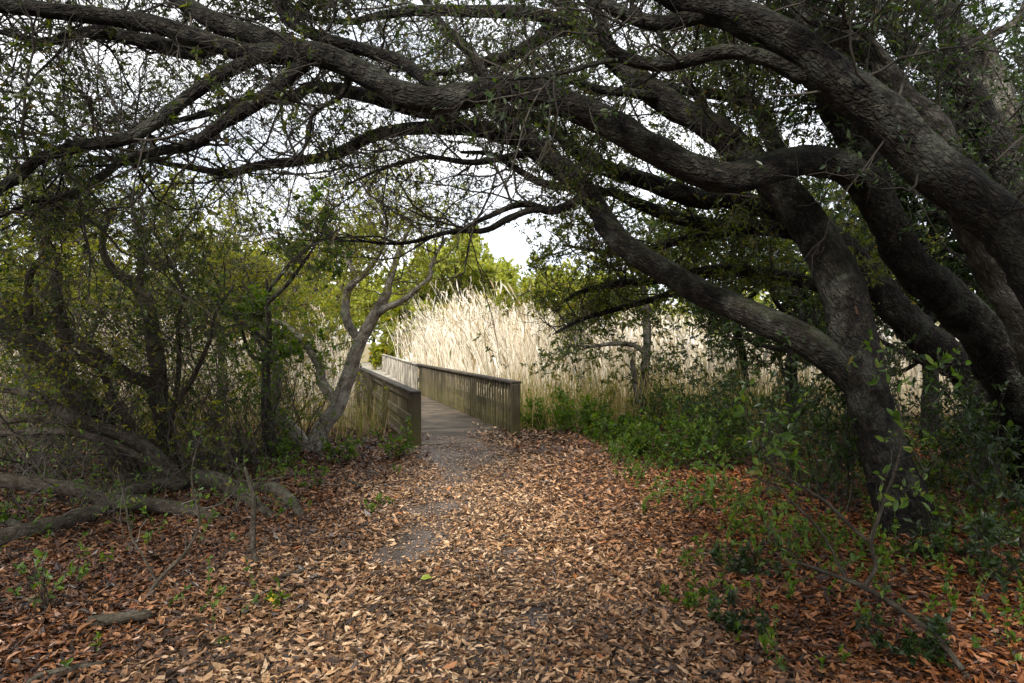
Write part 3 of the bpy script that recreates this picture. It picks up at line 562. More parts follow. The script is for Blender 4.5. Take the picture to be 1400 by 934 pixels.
T2b = [(190, 398, 7.7, 10.1), (194, 345, 7.7, 8.6), (190, 310, 7.7, 6.5), (175, 265, 7.7, 3.6)]
T2c = [(226, 600, 7.7, 17.3), (207, 532, 7.6, 17.3), (172, 511, 7.4, 17.3), (136, 486, 7.2, 17.3), (107, 468, 7.1, 17.3), (71, 450, 7, 15.8), (36, 436, 6.9, 13.7), (0, 421, 6.8, 11.5), (-60, 400, 6.8, 7.2)]
T2d = [(235, 560, 7.7, 8.6), (262, 520, 7.6, 7.2), (285, 470, 7.5, 5.8), (295, 430, 7.5, 4.3), (320, 390, 7.5, 2.2)]
T2e = [(232, 590, 7.7, 7.2), (245, 500, 7.6, 6.5), (243, 440, 7.5, 5.0), (250, 400, 7.5, 4.3), (230, 350, 7.5, 2.2)]
tree('twisted_tree', 'upright twisted tree in the middle of the dark thicket left of the path', 'tree', [T2, T2b, T2c, T2d, T2e],
     M['thicket_bark'], GT, M['oak_leaf'], dict(n1=120, l1=0.85, n2=850, l2=0.42, n3=4200, l3=0.18, nl=6000, leaf=0.05, keep=lambda q: gap(q, 0.5), tmin=0.3, up=0.08, r1=0.008, wig=0.36))
T3 = [(185, 668, 7.3, 37.4), (143, 590, 7.2, 33.1), (107, 543, 7, 30.2), (79, 507, 7, 27.4), (43, 471, 7, 24.5), (0, 447, 7, 21.6), (-60, 420, 7, 14.4), (-130, 360, 7, 7.2)]
T3b = [(98, 525, 7.05, 14.4), (90, 470, 7.1, 14.4), (83, 432, 7.1, 14.4), (77, 396, 7.1, 13.0), (80, 360, 7.1, 8.6), (60, 310, 7.1, 5.8), (70, 250, 7.1, 2.9)]
T3c = [(30, 462, 6.9, 10.1), (39, 436, 6.9, 8.6), (40, 380, 6.9, 8.6), (62, 346, 6.9, 7.9), (52, 311, 6.9, 5.8), (30, 260, 6.9, 3.6)]
T3d = [(179, 640, 7.2, 11.5), (176, 583, 7.1, 13.0), (154, 547, 7, 12.2), (143, 515, 7, 10.1), (120, 495, 6.9, 8.6), (95, 480, 6.9, 5.8)]
leanT = tree('leaning_tree', 'thick dark tree leaning out of the frame on the left side of the thicket', 'tree', [T3, T3b, T3c, T3d],
     M['thicket_bark'], GT, M['olive_leaf'], dict(n1=100, l1=0.9, n2=700, l2=0.42, n3=3600, l3=0.18, nl=6000, leaf=0.05, tmin=0.3, up=0.10, r1=0.008, wig=0.36))
To = [([(-5.2, 6.2, 2.6), (-5.2, 4.4, 4.0), (-4.7, 2.4, 4.7), (-4.0, 0.5, 5.1)], [.10, .09, .07, .03]), ([(-5.4, 5.6, 3.0), (-6.2, 3.6, 4.3), (-6.4, 1.6, 5.0), (-5.8, -.6, 5.3)], [.09, .08, .06, .03]),
    ([(-6, 3, 4.6), (-7.4, 1, 4.8), (-7.2, -1.5, 4.5), (-5.5, -4, 4)], [.06, .05, .04, .03]), ([(-5.5, 5, 3.2), (-7.5, 4.6, 4.6), (-8.6, 3.4, 5.4)], [.06, .05, .03]), ([(-6, 3, 3), (-6.6, 1, 3), (-6, -2, 2.4), (-4, -4.5, 2)], [.06, .05, .04, .03]),
    ([(-5, 6, 4), (-5.5, 7, 5.4), (-5, 8.4, 6.6)], [.06, .05, .03]), ([(-4.4, 1.8, 4.8), (-3, 0, 4.8), (-1.6, -2, 4.6)], [.05, .04, .03]), ([(-3, 0, 4.8), (-1.2, -.6, 4.6), (.6, -.9, 4.5), (2.4, -.6, 4.6)], [.05, .04, .03, .02]), ([(-4, 1, 4.9), (-3, -1.4, 4.3), (-1, -2.2, 4.1), (1, -2.4, 4)], [.05, .04, .03, .02])]
over(leanT, To, M['dark_leaf'], 64000)  # out-of-view canopy added to darken the left and the foreground
R3 = [(250, 672, 7.2, 28), (262, 656, 7.15, 25), (290, 656, 7.0, 23), (318, 667, 6.8, 22), (345, 688, 6.45, 19), (378, 712, 6.0, 11)]
R1 = [(-60, 760, 5.1, 24), (0, 739, 5.35, 28), (54, 725, 5.6, 27), (107, 711, 5.9, 25), (154, 693, 6.3, 22), (168, 679, 6.5, 20), (200, 664, 6.8, 20), (250, 664, 7.0, 20)]
R2 = [(-40, 650, 6.4, 20), (0, 657, 6.4, 20), (57, 663, 6.4, 20), (107, 670, 6.4, 20), (154, 686, 6.3, 20), (186, 688, 6.2, 20), (250, 695, 6.1, 18), (290, 706, 6.02, 15), (310, 718, 5.95, 9)]
R4 = [(312, 664, 6.9, 14), (340, 668, 6.9, 16), (372, 668, 6.85, 17), (397, 684, 6.55, 16), (413, 708, 6.05, 11)]
R5 = [(255, 668, 7.1, 20.3), (197, 611, 6.9, 18.7), (143, 586, 6.8, 17.2), (89, 565, 6.7, 15.6), (43, 540, 6.6, 14.0), (0, 529, 6.6, 12.5), (-60, 515, 6.6, 7.8)]
R6 = [(215, 630, 6.95, 12.5), (172, 597, 6.85, 12.5), (125, 583, 6.8, 12.5), (54, 572, 6.7, 11.7), (0, 575, 6.7, 10.9), (-60, 582, 6.7, 7.0)]
R7 = [(230, 648, 6.95, 10.9), (190, 625, 6.8, 10.9), (136, 600, 6.7, 10.9), (71, 590, 6.6, 10.1), (0, 593, 6.6, 9.4), (-60, 600, 6.6, 6.2)]
R8 = [(0, 708, 5.9, 10), (20, 718, 5.8, 14), (45, 726, 5.65, 12)]
tree('sprawling_tree', 'low sprawling tree whose bare limbs lie along the leafy ground at left', 'tree', [R3, R1, R2, R4, R5, R6, R7, R8],
     M['thicket_bark'], GT, M['shrub_leaf'], dict(n1=80, l1=0.7, n2=350, l2=0.35, n3=1200, l3=0.15, nl=900, leaf=0.045, tmin=0.1, up=0.12, r1=0.007, wig=0.35), names=['trunk'] + ['limb'] * 7)

# saplings and dead sticks standing in the leaves
tree('sapling', 'bare forked sapling standing in the leaves in front of the sprawling limbs', 'sapling', [[(190, 823, 4.08, 5.8), (215, 796, 4.2, 5.0), (240, 770, 4.3, 5.0), (257, 750, 4.4, 4.3), (272, 711, 4.55, 3.6), (262, 650, 4.7, 2.9), (275, 590, 4.8, 1.8)], [(214, 796, 4.2, 3.6), (195, 760, 4.25, 2.9), (179, 732, 4.3, 2.9), (172, 690, 4.4, 2.2), (160, 640, 4.5, 1.4)]],
     M['thicket_bark'], GT, M['shrub_leaf'], dict(n1=10, l1=0.3, n2=25, l2=0.15, n3=60, l3=0.08, nl=60, leaf=0.04, r1=0.003))
tree('dead_stick', 'straight dead stick standing upright beside the left edge of the path', 'stick', [[(358, 781, 4.63, 8), (346, 754, 4.68, 8), (347, 700, 4.75, 8), (348, 684, 4.78, 7), (335, 640, 4.9, 4)]], M['thicket_bark'])
tree('sapling', 'bent branching sapling arching in from the lower right corner', 'sapling', [[(1343, 940, 3.07, 8.1), (1293, 886, 3.2, 8.1), (1243, 843, 3.35, 8.1), (1183, 804, 3.5, 7.4), (1150, 790, 3.55, 5.0), (1110, 775, 3.6, 3.7), (1075, 765, 3.65, 2.5)],
      [(1181, 803, 3.5, 5.6), (1197, 775, 3.55, 5.6), (1191, 740, 3.6, 5.6), (1204, 700, 3.65, 5.0), (1222, 650, 3.7, 4.3), (1232, 600, 3.75, 3.1), (1228, 550, 3.8, 1.9)],
      [(1191, 743, 3.6, 5.0), (1161, 718, 3.65, 5.0), (1129, 686, 3.7, 4.3), (1093, 664, 3.75, 4.3), (1057, 639, 3.8, 3.1), (1039, 607, 3.85, 2.5), (1050, 560, 3.9, 2.5)],
      [(1156, 791, 3.55, 4.3), (1136, 750, 3.6, 3.7), (1115, 718, 3.65, 3.7), (1079, 682, 3.7, 2.5), (1060, 660, 3.75, 1.9)]],
     M['thicket_bark'], TW, M['shrub_leaf'], dict(n1=34, l1=0.4, n2=90, l2=0.2, n3=200, l3=0.1, nl=420, leaf=0.055, r1=0.003, tmin=0.4))
for lab, tr in (('thin curved pale twig lying at the bottom left edge', [(-20, 822, 4.05, 5), (30, 820, 4.1, 5), (60, 838, 3.95, 4), (95, 868, 3.7, 3)]),
                ('short broken stick lying flat left of the path edge', [(380, 800, 4.35, 6), (410, 793, 4.45, 7), (436, 784, 4.55, 5)]),
                ('forked dead branch lying in the dark lower left corner', [(35, 930, 3.1, 9), (55, 912, 3.2, 9), (100, 908, 3.25, 8), (140, 900, 3.3, 6)]),
                ('long bent pale twig lying beside the low limbs near the path', [(358, 680, 6.7, 4), (395, 690, 6.4, 5), (420, 712, 6.0, 4), (433, 725, 5.7, 3)]),
                ('dark rotten log lying among leaves at lower left', [(120, 862, 3.72, 14), (160, 858, 3.76, 16), (200, 850, 3.82, 13)]),
                ('thin twig lying near the foot of the pale forked tree', [(470, 655, 7.75, 4), (487, 666, 7.3, 5), (500, 668, 7.2, 3)])):
    pts, rad = world(tr); pts[:, 2] = gz(pts[:, 0], pts[:, 1]) + rad + 0.012
    V, Q, T, B, c, r = limb_arrays(pts, rad, 8, 0.03, 0.15, 0.5)
    nm = 'fallen_branch' if 'log' not in lab else 'rotten_log'
    tag(obj(nm, mesh_np(nm, V, Q, T, M['thicket_bark'], True, B)), lab, 'branch' if 'log' not in lab else 'log')

# ------------------------------------------------------------------ untraced trees and shrubs
def free_tree(name, label, X, Y, h, w, leafm, twigm, bark, nl, leaf, group=None, lean=0.0, nlimb=6, r0=None, low=0.25, cat='tree', dens=1.0, l3=0.3):
    z0 = float(gz(X, Y)) if Y < 24 else -0.45
    r0 = r0 or 0.018 * h + 0.03
    top = np.array([X + lean, Y, z0 + h * 0.72])
    tp = [np.array([X, Y, z0])]
    for k in (0.25, 0.5, 0.75, 1.0):
        tp.append(tp[0] + (top - tp[0]) * k + rng.normal(0, 0.03 * h, 3) * [1, 1, 0.3])
    limbs = [(tp, [r0, r0 * .8, r0 * .6, r0 * .42, r0 * .2])]
    for k in range(nlimb):
        t = rng.uniform(low, 0.95); a = 2 * PI * (k + rng.uniform(0, .8)) / nlimb
        c = np.array([np.interp(t, np.linspace(0, 1, 5), [q[j] for q in tp]) for j in range(3)])
        e = np.array([X + lean * t + math.cos(a) * w * rng.uniform(.3, .5), Y + math.sin(a) * w * rng.uniform(.3, .5), z0 + h * min(0.97, t * .72 + rng.uniform(.12, .30))])
        m = (c + e) / 2 + [0, 0, -0.03 * h] + rng.normal(0, 0.03 * h, 3)
        limbs.append(([c, m, e], [r0 * .5 * (1.1 - t * .6), r0 * .3, r0 * .1]))
    return tree(name, label, cat, limbs, bark, twigm, leafm,
                dict(n1=int(40 * dens), l1=w * .26, n2=int(220 * dens), l2=w * .13, n3=int(nl / 7), l3=l3, nl=nl, leaf=leaf, tmin=0.35, up=0.06, r1=r0 * .22, asp=0.5, wig=0.3), group, stepk=2.5)

def X_at(x, d): return (x - CX) / F * d
BGL = 'trees behind the thicket left of the bridge'
for lab, x, d, h, w, mat, nl in (
        ('broad olive tree beyond the thicket at the far left edge', 40, 12.5, 5.8, 4.6, 'olive_leaf', 10000),
        ('twiggy grey green tree behind the twisted tree', 160, 14.0, 5.4, 4.6, 'olive_leaf', 10000),
        ('lighter green tree behind the thicket under the hanging limbs', 300, 13.0, 5.0, 4.2, 'olive_leaf', 9000),
        ('bushy olive tree just behind the pale forked tree', 385, 15.0, 5.6, 4.4, 'olive_leaf', 13000),
        ('rounded olive green tree left of the far end of the bridge', 425, 19.5, 6.4, 5.0, 'olive_leaf', 13000)):
    free_tree('thicket_tree', lab, X_at(x, d), d, h, w, M[mat], GT, M['grey_bark'], nl, 0.075, BGL, low=0.42, nlimb=8)
free_tree('leafy_tree', 'bright green leafy young tree between the thicket and the pale forked tree', X_at(375, 8.8), 8.8, 3.6, 2.0, M['fresh_leaf'], GT, M['grey_bark'], 2600, 0.07, None, low=0.4, dens=.6, l3=.15)
FAR = 'distant trees beyond the reeds'
for lab, x, d, h, w, mat in (
        ('distant yellow green tree framed above the bridge end', 600, 58, 9.6, 9, 'far_leaf'),
        ('distant bright green tree in the centre gap under the sky', 655, 64, 13.2, 10, 'far_leaf'),
        ('distant pale green tree right of the centre sky gap', 716, 60, 10.5, 9, 'far_leaf'),
        ('distant small orange tinted bush above the reed tops', 635, 46, 5.2, 4, 'far_yellow_leaf'),
        ('distant light green tree just right of the boardwalk vanishing point', 572, 50, 9.4, 8, 'far_leaf'),
        ('distant tree closing the view over the far end of the boardwalk', 505, 60, 9.0, 10, 'far_leaf'),
        ('distant sunlit yellow green tree over the highest reeds', 628, 52, 10.2, 8, 'far_leaf'),
        ('distant pale tree below the bright sky opening', 684, 55, 10.6, 9, 'far_leaf'),
        ('distant green tree partly hidden by the sweeping oak foliage', 790, 62, 10, 11, 'far_leaf'),
        ('distant tree behind the small bare stemmed tree', 880, 60, 9.0, 11, 'far_leaf'),
        ('distant tree seen under the long low oak limb', 980, 58, 9.5, 11, 'far_leaf'),
        ('dark green tree at the left end of the reed bed behind the bridge', 553, 40, 6.2, 3.6, 'olive_leaf'),
        ('distant tree line oak behind the left reeds', 440, 50, 9.5, 11, 'far_leaf'),
        ('distant tree glimpsed through the middle of the thicket', 300, 48, 9.0, 11, 'far_leaf'),
        ('distant tree glimpsed behind the twisted tree', 160, 46, 8.5, 11, 'far_leaf'),
        ('distant tree glimpsed behind the leaning dark tree', 20, 46, 9.5, 11, 'far_leaf'),
        ('distant tree glimpsed right of the leaning oak trunk', 1250, 50, 9.5, 12, 'far_leaf'),
        ('distant tree glimpsed in the dark right side', 1110, 52, 9, 12, 'far_leaf')):
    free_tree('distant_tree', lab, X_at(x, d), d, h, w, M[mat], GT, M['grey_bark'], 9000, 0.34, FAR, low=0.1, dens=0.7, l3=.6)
BGR = 'oaks filling the dark background on the right'
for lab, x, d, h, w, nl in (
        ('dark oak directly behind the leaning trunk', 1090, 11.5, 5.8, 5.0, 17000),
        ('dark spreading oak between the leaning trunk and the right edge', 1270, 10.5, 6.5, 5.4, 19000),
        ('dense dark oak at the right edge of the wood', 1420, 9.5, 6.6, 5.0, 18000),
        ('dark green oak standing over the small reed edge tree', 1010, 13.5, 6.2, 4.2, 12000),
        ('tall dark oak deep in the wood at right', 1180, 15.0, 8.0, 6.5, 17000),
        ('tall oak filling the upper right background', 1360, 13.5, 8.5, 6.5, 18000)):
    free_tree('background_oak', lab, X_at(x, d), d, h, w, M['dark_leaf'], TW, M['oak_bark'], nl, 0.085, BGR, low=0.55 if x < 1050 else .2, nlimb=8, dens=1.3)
free_tree('oak_tree', 'round topped green oak leaning in front of the reeds right of the bridge', X_at(800, 15.0), 15.0, 4.9, 3.2, M['olive_leaf'], TW, M['grey_bark'], 7500, 0.08, None, lean=-0.4, low=0.6)

def shrub(name, label, X, Y, h, w, leafm, twigm, nst, nl, leaf, group=None, cat='shrub', asp=0.45, stem=0.006):
    z0 = float(gz(X, Y)); root = empty(name, (X, Y, z0), label, cat, group)
    a = rng.uniform(0, 2 * PI, nst); p = np.stack([X + 0.12 * w * np.cos(a), Y + 0.12 * w * np.sin(a), np.full(nst, z0 - 0.02)], 1)
    d = np.stack([np.cos(a) * w / h * rng.uniform(.1, .7, nst), np.sin(a) * w / h * rng.uniform(.1, .7, nst), np.ones(nst)], 1)
    ln = h * rng.uniform(.55, 1.1, nst)
    L1 = grow(p, d, ln, 9, 0.16, np.array([0, 0, .03])); R1 = stem * rng.uniform(.6, 1.3, (nst, 1)) * np.linspace(1, .35, 9)[None]
    n2 = nst * 9; p, t, r, tt = spawn(L1, R1, ln, n2, 0.2, 1)
    L2 = grow(p, t * .5 + .7 * rng.standard_normal((n2, 3)), h * .28 * rng.uniform(.4, 1.3, n2), 5, 0.25, np.array([0, 0, .08])); R2 = (r * .5)[:, None] * np.linspace(1, .4, 5)[None]
    n3 = max(20, nl // 6); p, t, r, tt = spawn(L2, R2, np.ones(n2), n3, 0.1, 1)
    L3 = grow(p, t * .6 + .8 * rng.standard_normal((n3, 3)), h * .10 * rng.uniform(.5, 1.4, n3), 4, .25, np.array([0, 0, .08])); R3 = (r * .6)[:, None] * np.linspace(1, .5, 4)[None]
    V, Q = join([tubes(L1, np.maximum(R1, .0025), 5), tubes(L2, np.maximum(R2, .0016), 3), tubes(L3, np.maximum(R3, .001), 3)])
    obj('stems', mesh_np('stems', V, Q, None, twigm), root)
    V, Q = leaves_on(L3, nl, leaf, asp, .8)
    obj('foliage', mesh_np('foliage', V, Q, None, leafm, smooth=False), root)
    return root

TH = 'twiggy shrubs of the left thicket'
for lab, x, d, h, w, mat, nst, nl in (
        ('bare twiggy shrub at the left edge under the leaning tree', 25, 8.2, 2.6, 1.8, 'olive_leaf', 16, 1100),
        ('tangled grey shrub between the leaning and twisted trees', 120, 9.0, 2.6, 2.0, 'olive_leaf', 18, 1800),
        ('tall bare stemmed shrub right of the twisted tree', 290, 8.6, 2.7, 1.7, 'shrub_leaf', 18, 1600),
        ('leafy shrub with thin stems left of the pale forked tree', 345, 9.0, 2.1, 1.6, 'shrub_leaf', 16, 2600),
        ('low twiggy shrub at the foot of the twisted tree', 265, 7.6, 1.3, 1.4, 'olive_leaf', 14, 900),
        ('shrub in the shade behind the leaning tree', 60, 10.5, 3.2, 2.2, 'olive_leaf', 18, 2400),
        ('thin stemmed shrub at the thicket edge behind the twisted tree', 210, 10.8, 3.0, 2.2, 'olive_leaf', 18, 2600),
        ('grey brush between the forked tree and the thicket', 400, 10.6, 2.3, 1.8, 'olive_leaf', 18, 1800),
        ('dark leafy shrub at the extreme left below the hanging limb', -60, 7.2, 3.2, 2.2, 'shrub_leaf', 16, 2600)):
    shrub('thicket_shrub', lab, X_at(x, d), d, h, w, M[mat], GT, nst * 2, nl, 0.05, TH)
def brush(label, X, Y, n, ln, aim):
    z0 = float(gz(X, Y)); root = empty('brush', (X, Y, z0), label, 'brush', 'bare tangled brush in the left thicket')
    p = np.column_stack([X + rng.normal(0, .35, n), Y + rng.normal(0, .35, n), np.full(n, z0 - .02)])
    d = np.column_stack([rng.normal(aim, .5, n), rng.normal(0, .35, n), rng.uniform(.35, 1.3, n)]); l = ln * rng.uniform(.5, 1.2, n)
    L1 = grow(p, d, l, 14, .16, np.array([aim * .03, 0, -.035])); R1 = rng.uniform(.005, .014, (n, 1)) * np.linspace(1, .3, 14)[None]
    L1[..., 2] = np.maximum(L1[..., 2], z0 + .01)
    p, t, r, tt = spawn(L1, R1, l, n * 7, .15, 1); L2 = grow(p, t * .7 + .7 * rng.standard_normal(p.shape), rng.uniform(.2, .8, n * 7), 7, .24, np.array([0, 0, .02])); R2 = (r * .5)[:, None] * np.linspace(1, .35, 7)[None]
    p, t, r, tt = spawn(L2, R2, np.ones(len(L2)), n * 22, .1, 1); L3 = grow(p, t * .6 + .8 * rng.standard_normal(p.shape), rng.uniform(.06, .3, n * 22), 4, .25, np.zeros(3)); R3 = (r * .6)[:, None] * np.linspace(1, .5, 4)[None]
    obj('stems', mesh_np('stems', *join([tubes(L1, R1, 6)]), None, GT), root)
    obj('twigs', mesh_np('twigs', *join([tubes(L2, np.maximum(R2, .0018), 3), tubes(L3, np.maximum(R3, .0012), 3)]), None, GT), root)
    L = L3[rng.random(len(L3)) < .25]; obj('foliage', mesh_np('foliage', *leaves_on(L, n * 16, .042, .42), None, M['shrub_leaf'], smooth=False), root)
for lab, x, d, n, ln, aim in (
        ('bare arching brush sweeping to the left edge above the low limbs', 140, 7.4, 26, 2.6, -.9),
        ('bare tangled brush between the twisted tree and the path', 300, 8.0, 24, 1.9, -.3),
        ('bare tangled brush in the shade at the far left', 20, 7.8, 24, 2.4, .3),
        ('bare brush in front of the pale forked tree foot', 370, 9.2, 20, 1.7, -.2),
        ('tangled brush behind the leaning dark tree', 90, 9.4, 24, 2.8, .2),
        ('tangled brush behind the upright twisted tree', 230, 10.0, 24, 2.6, 0.)):
    brush(lab, X_at(x, d), d, n, ln, aim)
RS = 'green shrubs along the right side of the path'
for lab, x, d, h, w, mat, nst, nl in (
        ('green shrub growing against the right end post of the bridge', 750, 12.0, 0.75, 1.1, 'fresh_leaf', 14, 1700),
        ('low green shrub right of the bridge on the leafy bank', 830, 10.8, 0.6, 1.3, 'shrub_leaf', 14, 1500),
        ('leafy shrub in front of the pale reeds under the low limb', 800, 13.0, 1.3, 1.3, 'olive_leaf', 14, 900),
        ('tall dark leafy shrub silhouetted on the reeds under the low limb', 945, 10.0, 2.1, 1.4, 'dark_leaf', 14, 1700),
        ('dark shrub left of the leaning trunk beneath its low limb', 1030, 8.6, 1.5, 1.5, 'dark_leaf', 14, 2600),
        ('fine leaved green shrub between the path and the leaning trunk', 960, 8.0, 0.85, 1.3, 'shrub_leaf', 14, 2000),
        ('shrub half hiding the foot of the leaning trunk', 1120, 6.4, 1.0, 1.1, 'dark_leaf', 12, 1300),
        ('dark leafy shrub clinging round the middle of the leaning trunk', 1140, 5.9, 1.9, 1.0, 'dark_leaf', 12, 2000),
        ('dark shrub right of the leaning trunk', 1300, 6.6, 1.5, 1.6, 'dark_leaf', 14, 2600),
        ('dark thin shrub at the right edge beyond the bent sapling', 1400, 4.8, 1.4, 1.2, 'dark_leaf', 12, 1500),
        ('bushy dark shrub under the pale lichen trunk', 1390, 8.2, 2.0, 2.0, 'dark_leaf', 14, 3200),
        ('shaded shrub deep behind the leaning trunk', 1220, 9.5, 1.6, 2.0, 'dark_leaf', 14, 2600),
        ('bright green shrub on the bank right of the bridge post', 790, 11.3, 0.8, 1.3, 'fresh_leaf', 16, 1900),
        ('full green shrub in front of the slim reed edge tree', 850, 10.2, 0.6, 1.4, 'shrub_leaf', 16, 1700),
        ('spreading green shrub below the long low oak limb', 950, 9.2, 0.8, 1.6, 'shrub_leaf', 16, 2300),
        ('yellow green shrub nearest the right border of the path', 885, 9.0, 0.5, 1.1, 'fresh_leaf', 14, 1300),
        ('olive shrub by the slim reed edge tree', 920, 12.0, 0.9, 1.3, 'shrub_leaf', 14, 1700)):
    shrub('leafy_shrub', lab, X_at(x, d), d, h, w, M[mat], TW, nst, nl, 0.055, RS)
for lab, x, y, h, w, mat, nl in (
        ('low leafy plant at the lower right corner among rust leaves', 1230, 900, 0.28, 0.5, 'dark_leaf', 420),
        ('green plant under the arch of the bent sapling', 1030, 790, 0.34, 0.4, 'dark_leaf', 320),
        ('green plant at the right border of the path, foreground', 945, 820, 0.16, 0.5, 'shrub_leaf', 260),
        ('dark green plant right of the path below the bent sapling', 1010, 855, 0.22, 0.45, 'dark_leaf', 280),
        ('green clump beside the left end post of the bridge', 548, 626, 0.55, 0.6, 'shrub_leaf', 520),
        ('yellow green plant at the foot of the pale forked tree', 470, 630, 0.45, 0.6, 'fresh_leaf', 420),
        ('bright green plant left of the forked tree base', 385, 640, 0.5, 0.5, 'shrub_leaf', 420),
        ('spindly broad leaved plant at far left in the leaves', 70, 830, 0.42, 0.3, 'shrub_leaf', 90),
        ('small leafy plant beneath the low bare limbs at left', 25, 712, 0.3, 0.4, 'shrub_leaf', 120),
        ('green tuft beside the curved end of the low limb', 428, 672, 0.3, 0.3, 'fresh_leaf', 140),
        ('tiny green plant on the left border of the path', 520, 690, 0.15, 0.3, 'fresh_leaf', 90),
        ('dark plant in front of the leaning oak foot', 1290, 790, 0.4, 0.6, 'dark_leaf', 380),
        ('plant at the right edge of the picture low down', 1390, 830, 0.6, 0.6, 'dark_leaf', 420)):
    X, Y = G(x, y); shrub('leafy_plant', lab, X, Y, h, w, M[mat], TW, 7, nl, 0.045 if h < .4 else .05, None, 'plant', stem=.0035)

# seedlings poking out of the leaves: one built, the rest copies
def seedling(X, Y, label, group, h):
    z0 = float(gz(X, Y)); root = empty('seedling', (X, Y, z0), label, 'seedling', group)
    L = grow(np.array([[X, Y, z0 - .01]] * 2), np.array([[0.1, 0, 1.], [-.1, .1, 1]]), np.array([h, h * .7]), 6, .12, np.array([0, 0, .05]))
    V, Q = tubes(L, np.full((2, 6), .0018), 4); obj('stem', mesh_np('stem', V, Q, None, M['twig']), root)
    V, Q = leaves_on(L, 22, .042, .48, 1.2, .9, .35); obj('foliage', mesh_np('foliage', V, Q, None, M['fresh_leaf'], smooth=False), root)
    return root
SL = ('small green seedling sprouting from the brown leaves left of the path', 'seedlings left of the path')
SR = ('small green seedling sprouting from the rust leaves right of the path', 'seedlings right of the path')
for (lab, grp), spots in ((SL, [(200, 742), (385, 835), (505, 705), (540, 650), (100, 800), (330, 690), (300, 880), (150, 770)]),
                          (SR, [(920, 640), (900, 760), (960, 700), (1000, 740), (1080, 830), (1180, 870), (1050, 900), (1150, 910), (1300, 860), (1330, 820), (990, 670), (870, 660)])):
    first = None
    for x, y in spots:
        X, Y = G(x, y)
        if first is None: first = seedling(X, Y, lab, grp, .16); b0 = first.location.copy()
        else:
            c = first.copy(); col.objects.link(c); s = float(rng.uniform(.6, 1.5)); c.scale = (s, s, s)
            c.location = (X, Y, float(gz(X, Y))); c.rotation_euler = (0, 0, float(rng.uniform(0, 6)))
            for ch in list(first.children):
                k = ch.copy(); col.objects.link(k); k.parent = c

# two coloured leaves that stand out on the path
def single_leaf(name, label, x, y, ln, mat, ang):
    X, Y = G(x, y); z = float(gz(X, Y)) + .04
    V, Q = leaves(np.array([[X, Y, z]]), np.array([[math.cos(ang), math.sin(ang), .15]]), np.array([[0.1, -.5, 1.]]), np.array([ln]), np.array([ln * .55]))
    tag(obj(name, mesh_np(name, V, Q, None, mat, smooth=False)), label, 'leaf')
single_leaf('yellow_leaf', 'bright yellow fallen leaf on the brown litter left of the path', 375, 832, .10, M['yellow_leaf'], 2.3)
single_leaf('green_leaf', 'pale yellow green fallen leaf in the middle of the path', 575, 797, .085, M['lime_leaf'], .3)

# ground cover on the right bank and along the thicket foot
def build_cover():
    xs, ys = [], []
    for n, (x0, x1), (y0, y1) in ((3400, (.10, .85), (5.5, 12.5)), (620, (.28, .85), (3.2, 6)), (700, (-.85, -.33), (6.0, 11)), (700, (.02, .35), (11.2, 13.5)), (36, (-.85, -.4), (3.2, 6.))):
        y = np.sqrt(rng.uniform(y0 ** 2, y1 ** 2, n)); x = rng.uniform(x0, x1, n) * y
        cl = np.sin(1.7 * x + 2.1 * y) * np.sin(2.3 * x - 1.1 * y + 1) + .5 * np.sin(5 * x + 1) * np.sin(4.3 * y)
        k = (cl + rng.normal(0, .45, n) > 0.05) & ((x > 0) & (x > 1.15 + .02 * y - .12 * np.clip(y - 9, 0, 3)) | (x < 0)); xs.append(x[k]); ys.append(y[k])
    x = np.concatenate(xs); y = np.concatenate(ys); n = len(x)
    p = np.column_stack([x, y, gz(x, y)]); d = rng.normal(0, .35, (n, 3)); d[:, 2] = 1
    L = grow(p, d, rng.uniform(.08, .34, n), 5, .15, np.zeros(3))
    V1, Q1 = tubes(L, np.full((n, 5), .0016), 3)
    V2, Q2 = leaves_on(L, n * 13, .036, .5, 1.0, 1.0, .2)
    me = mesh_np('undergrowth', *join([(V1, Q1), (V2, Q2)]), None, M['shrub_leaf'], smooth=False)
    tag(obj('undergrowth', me), 'low green ground cover growing through the leaves on both banks', 'undergrowth', kind='stuff')
build_cover()

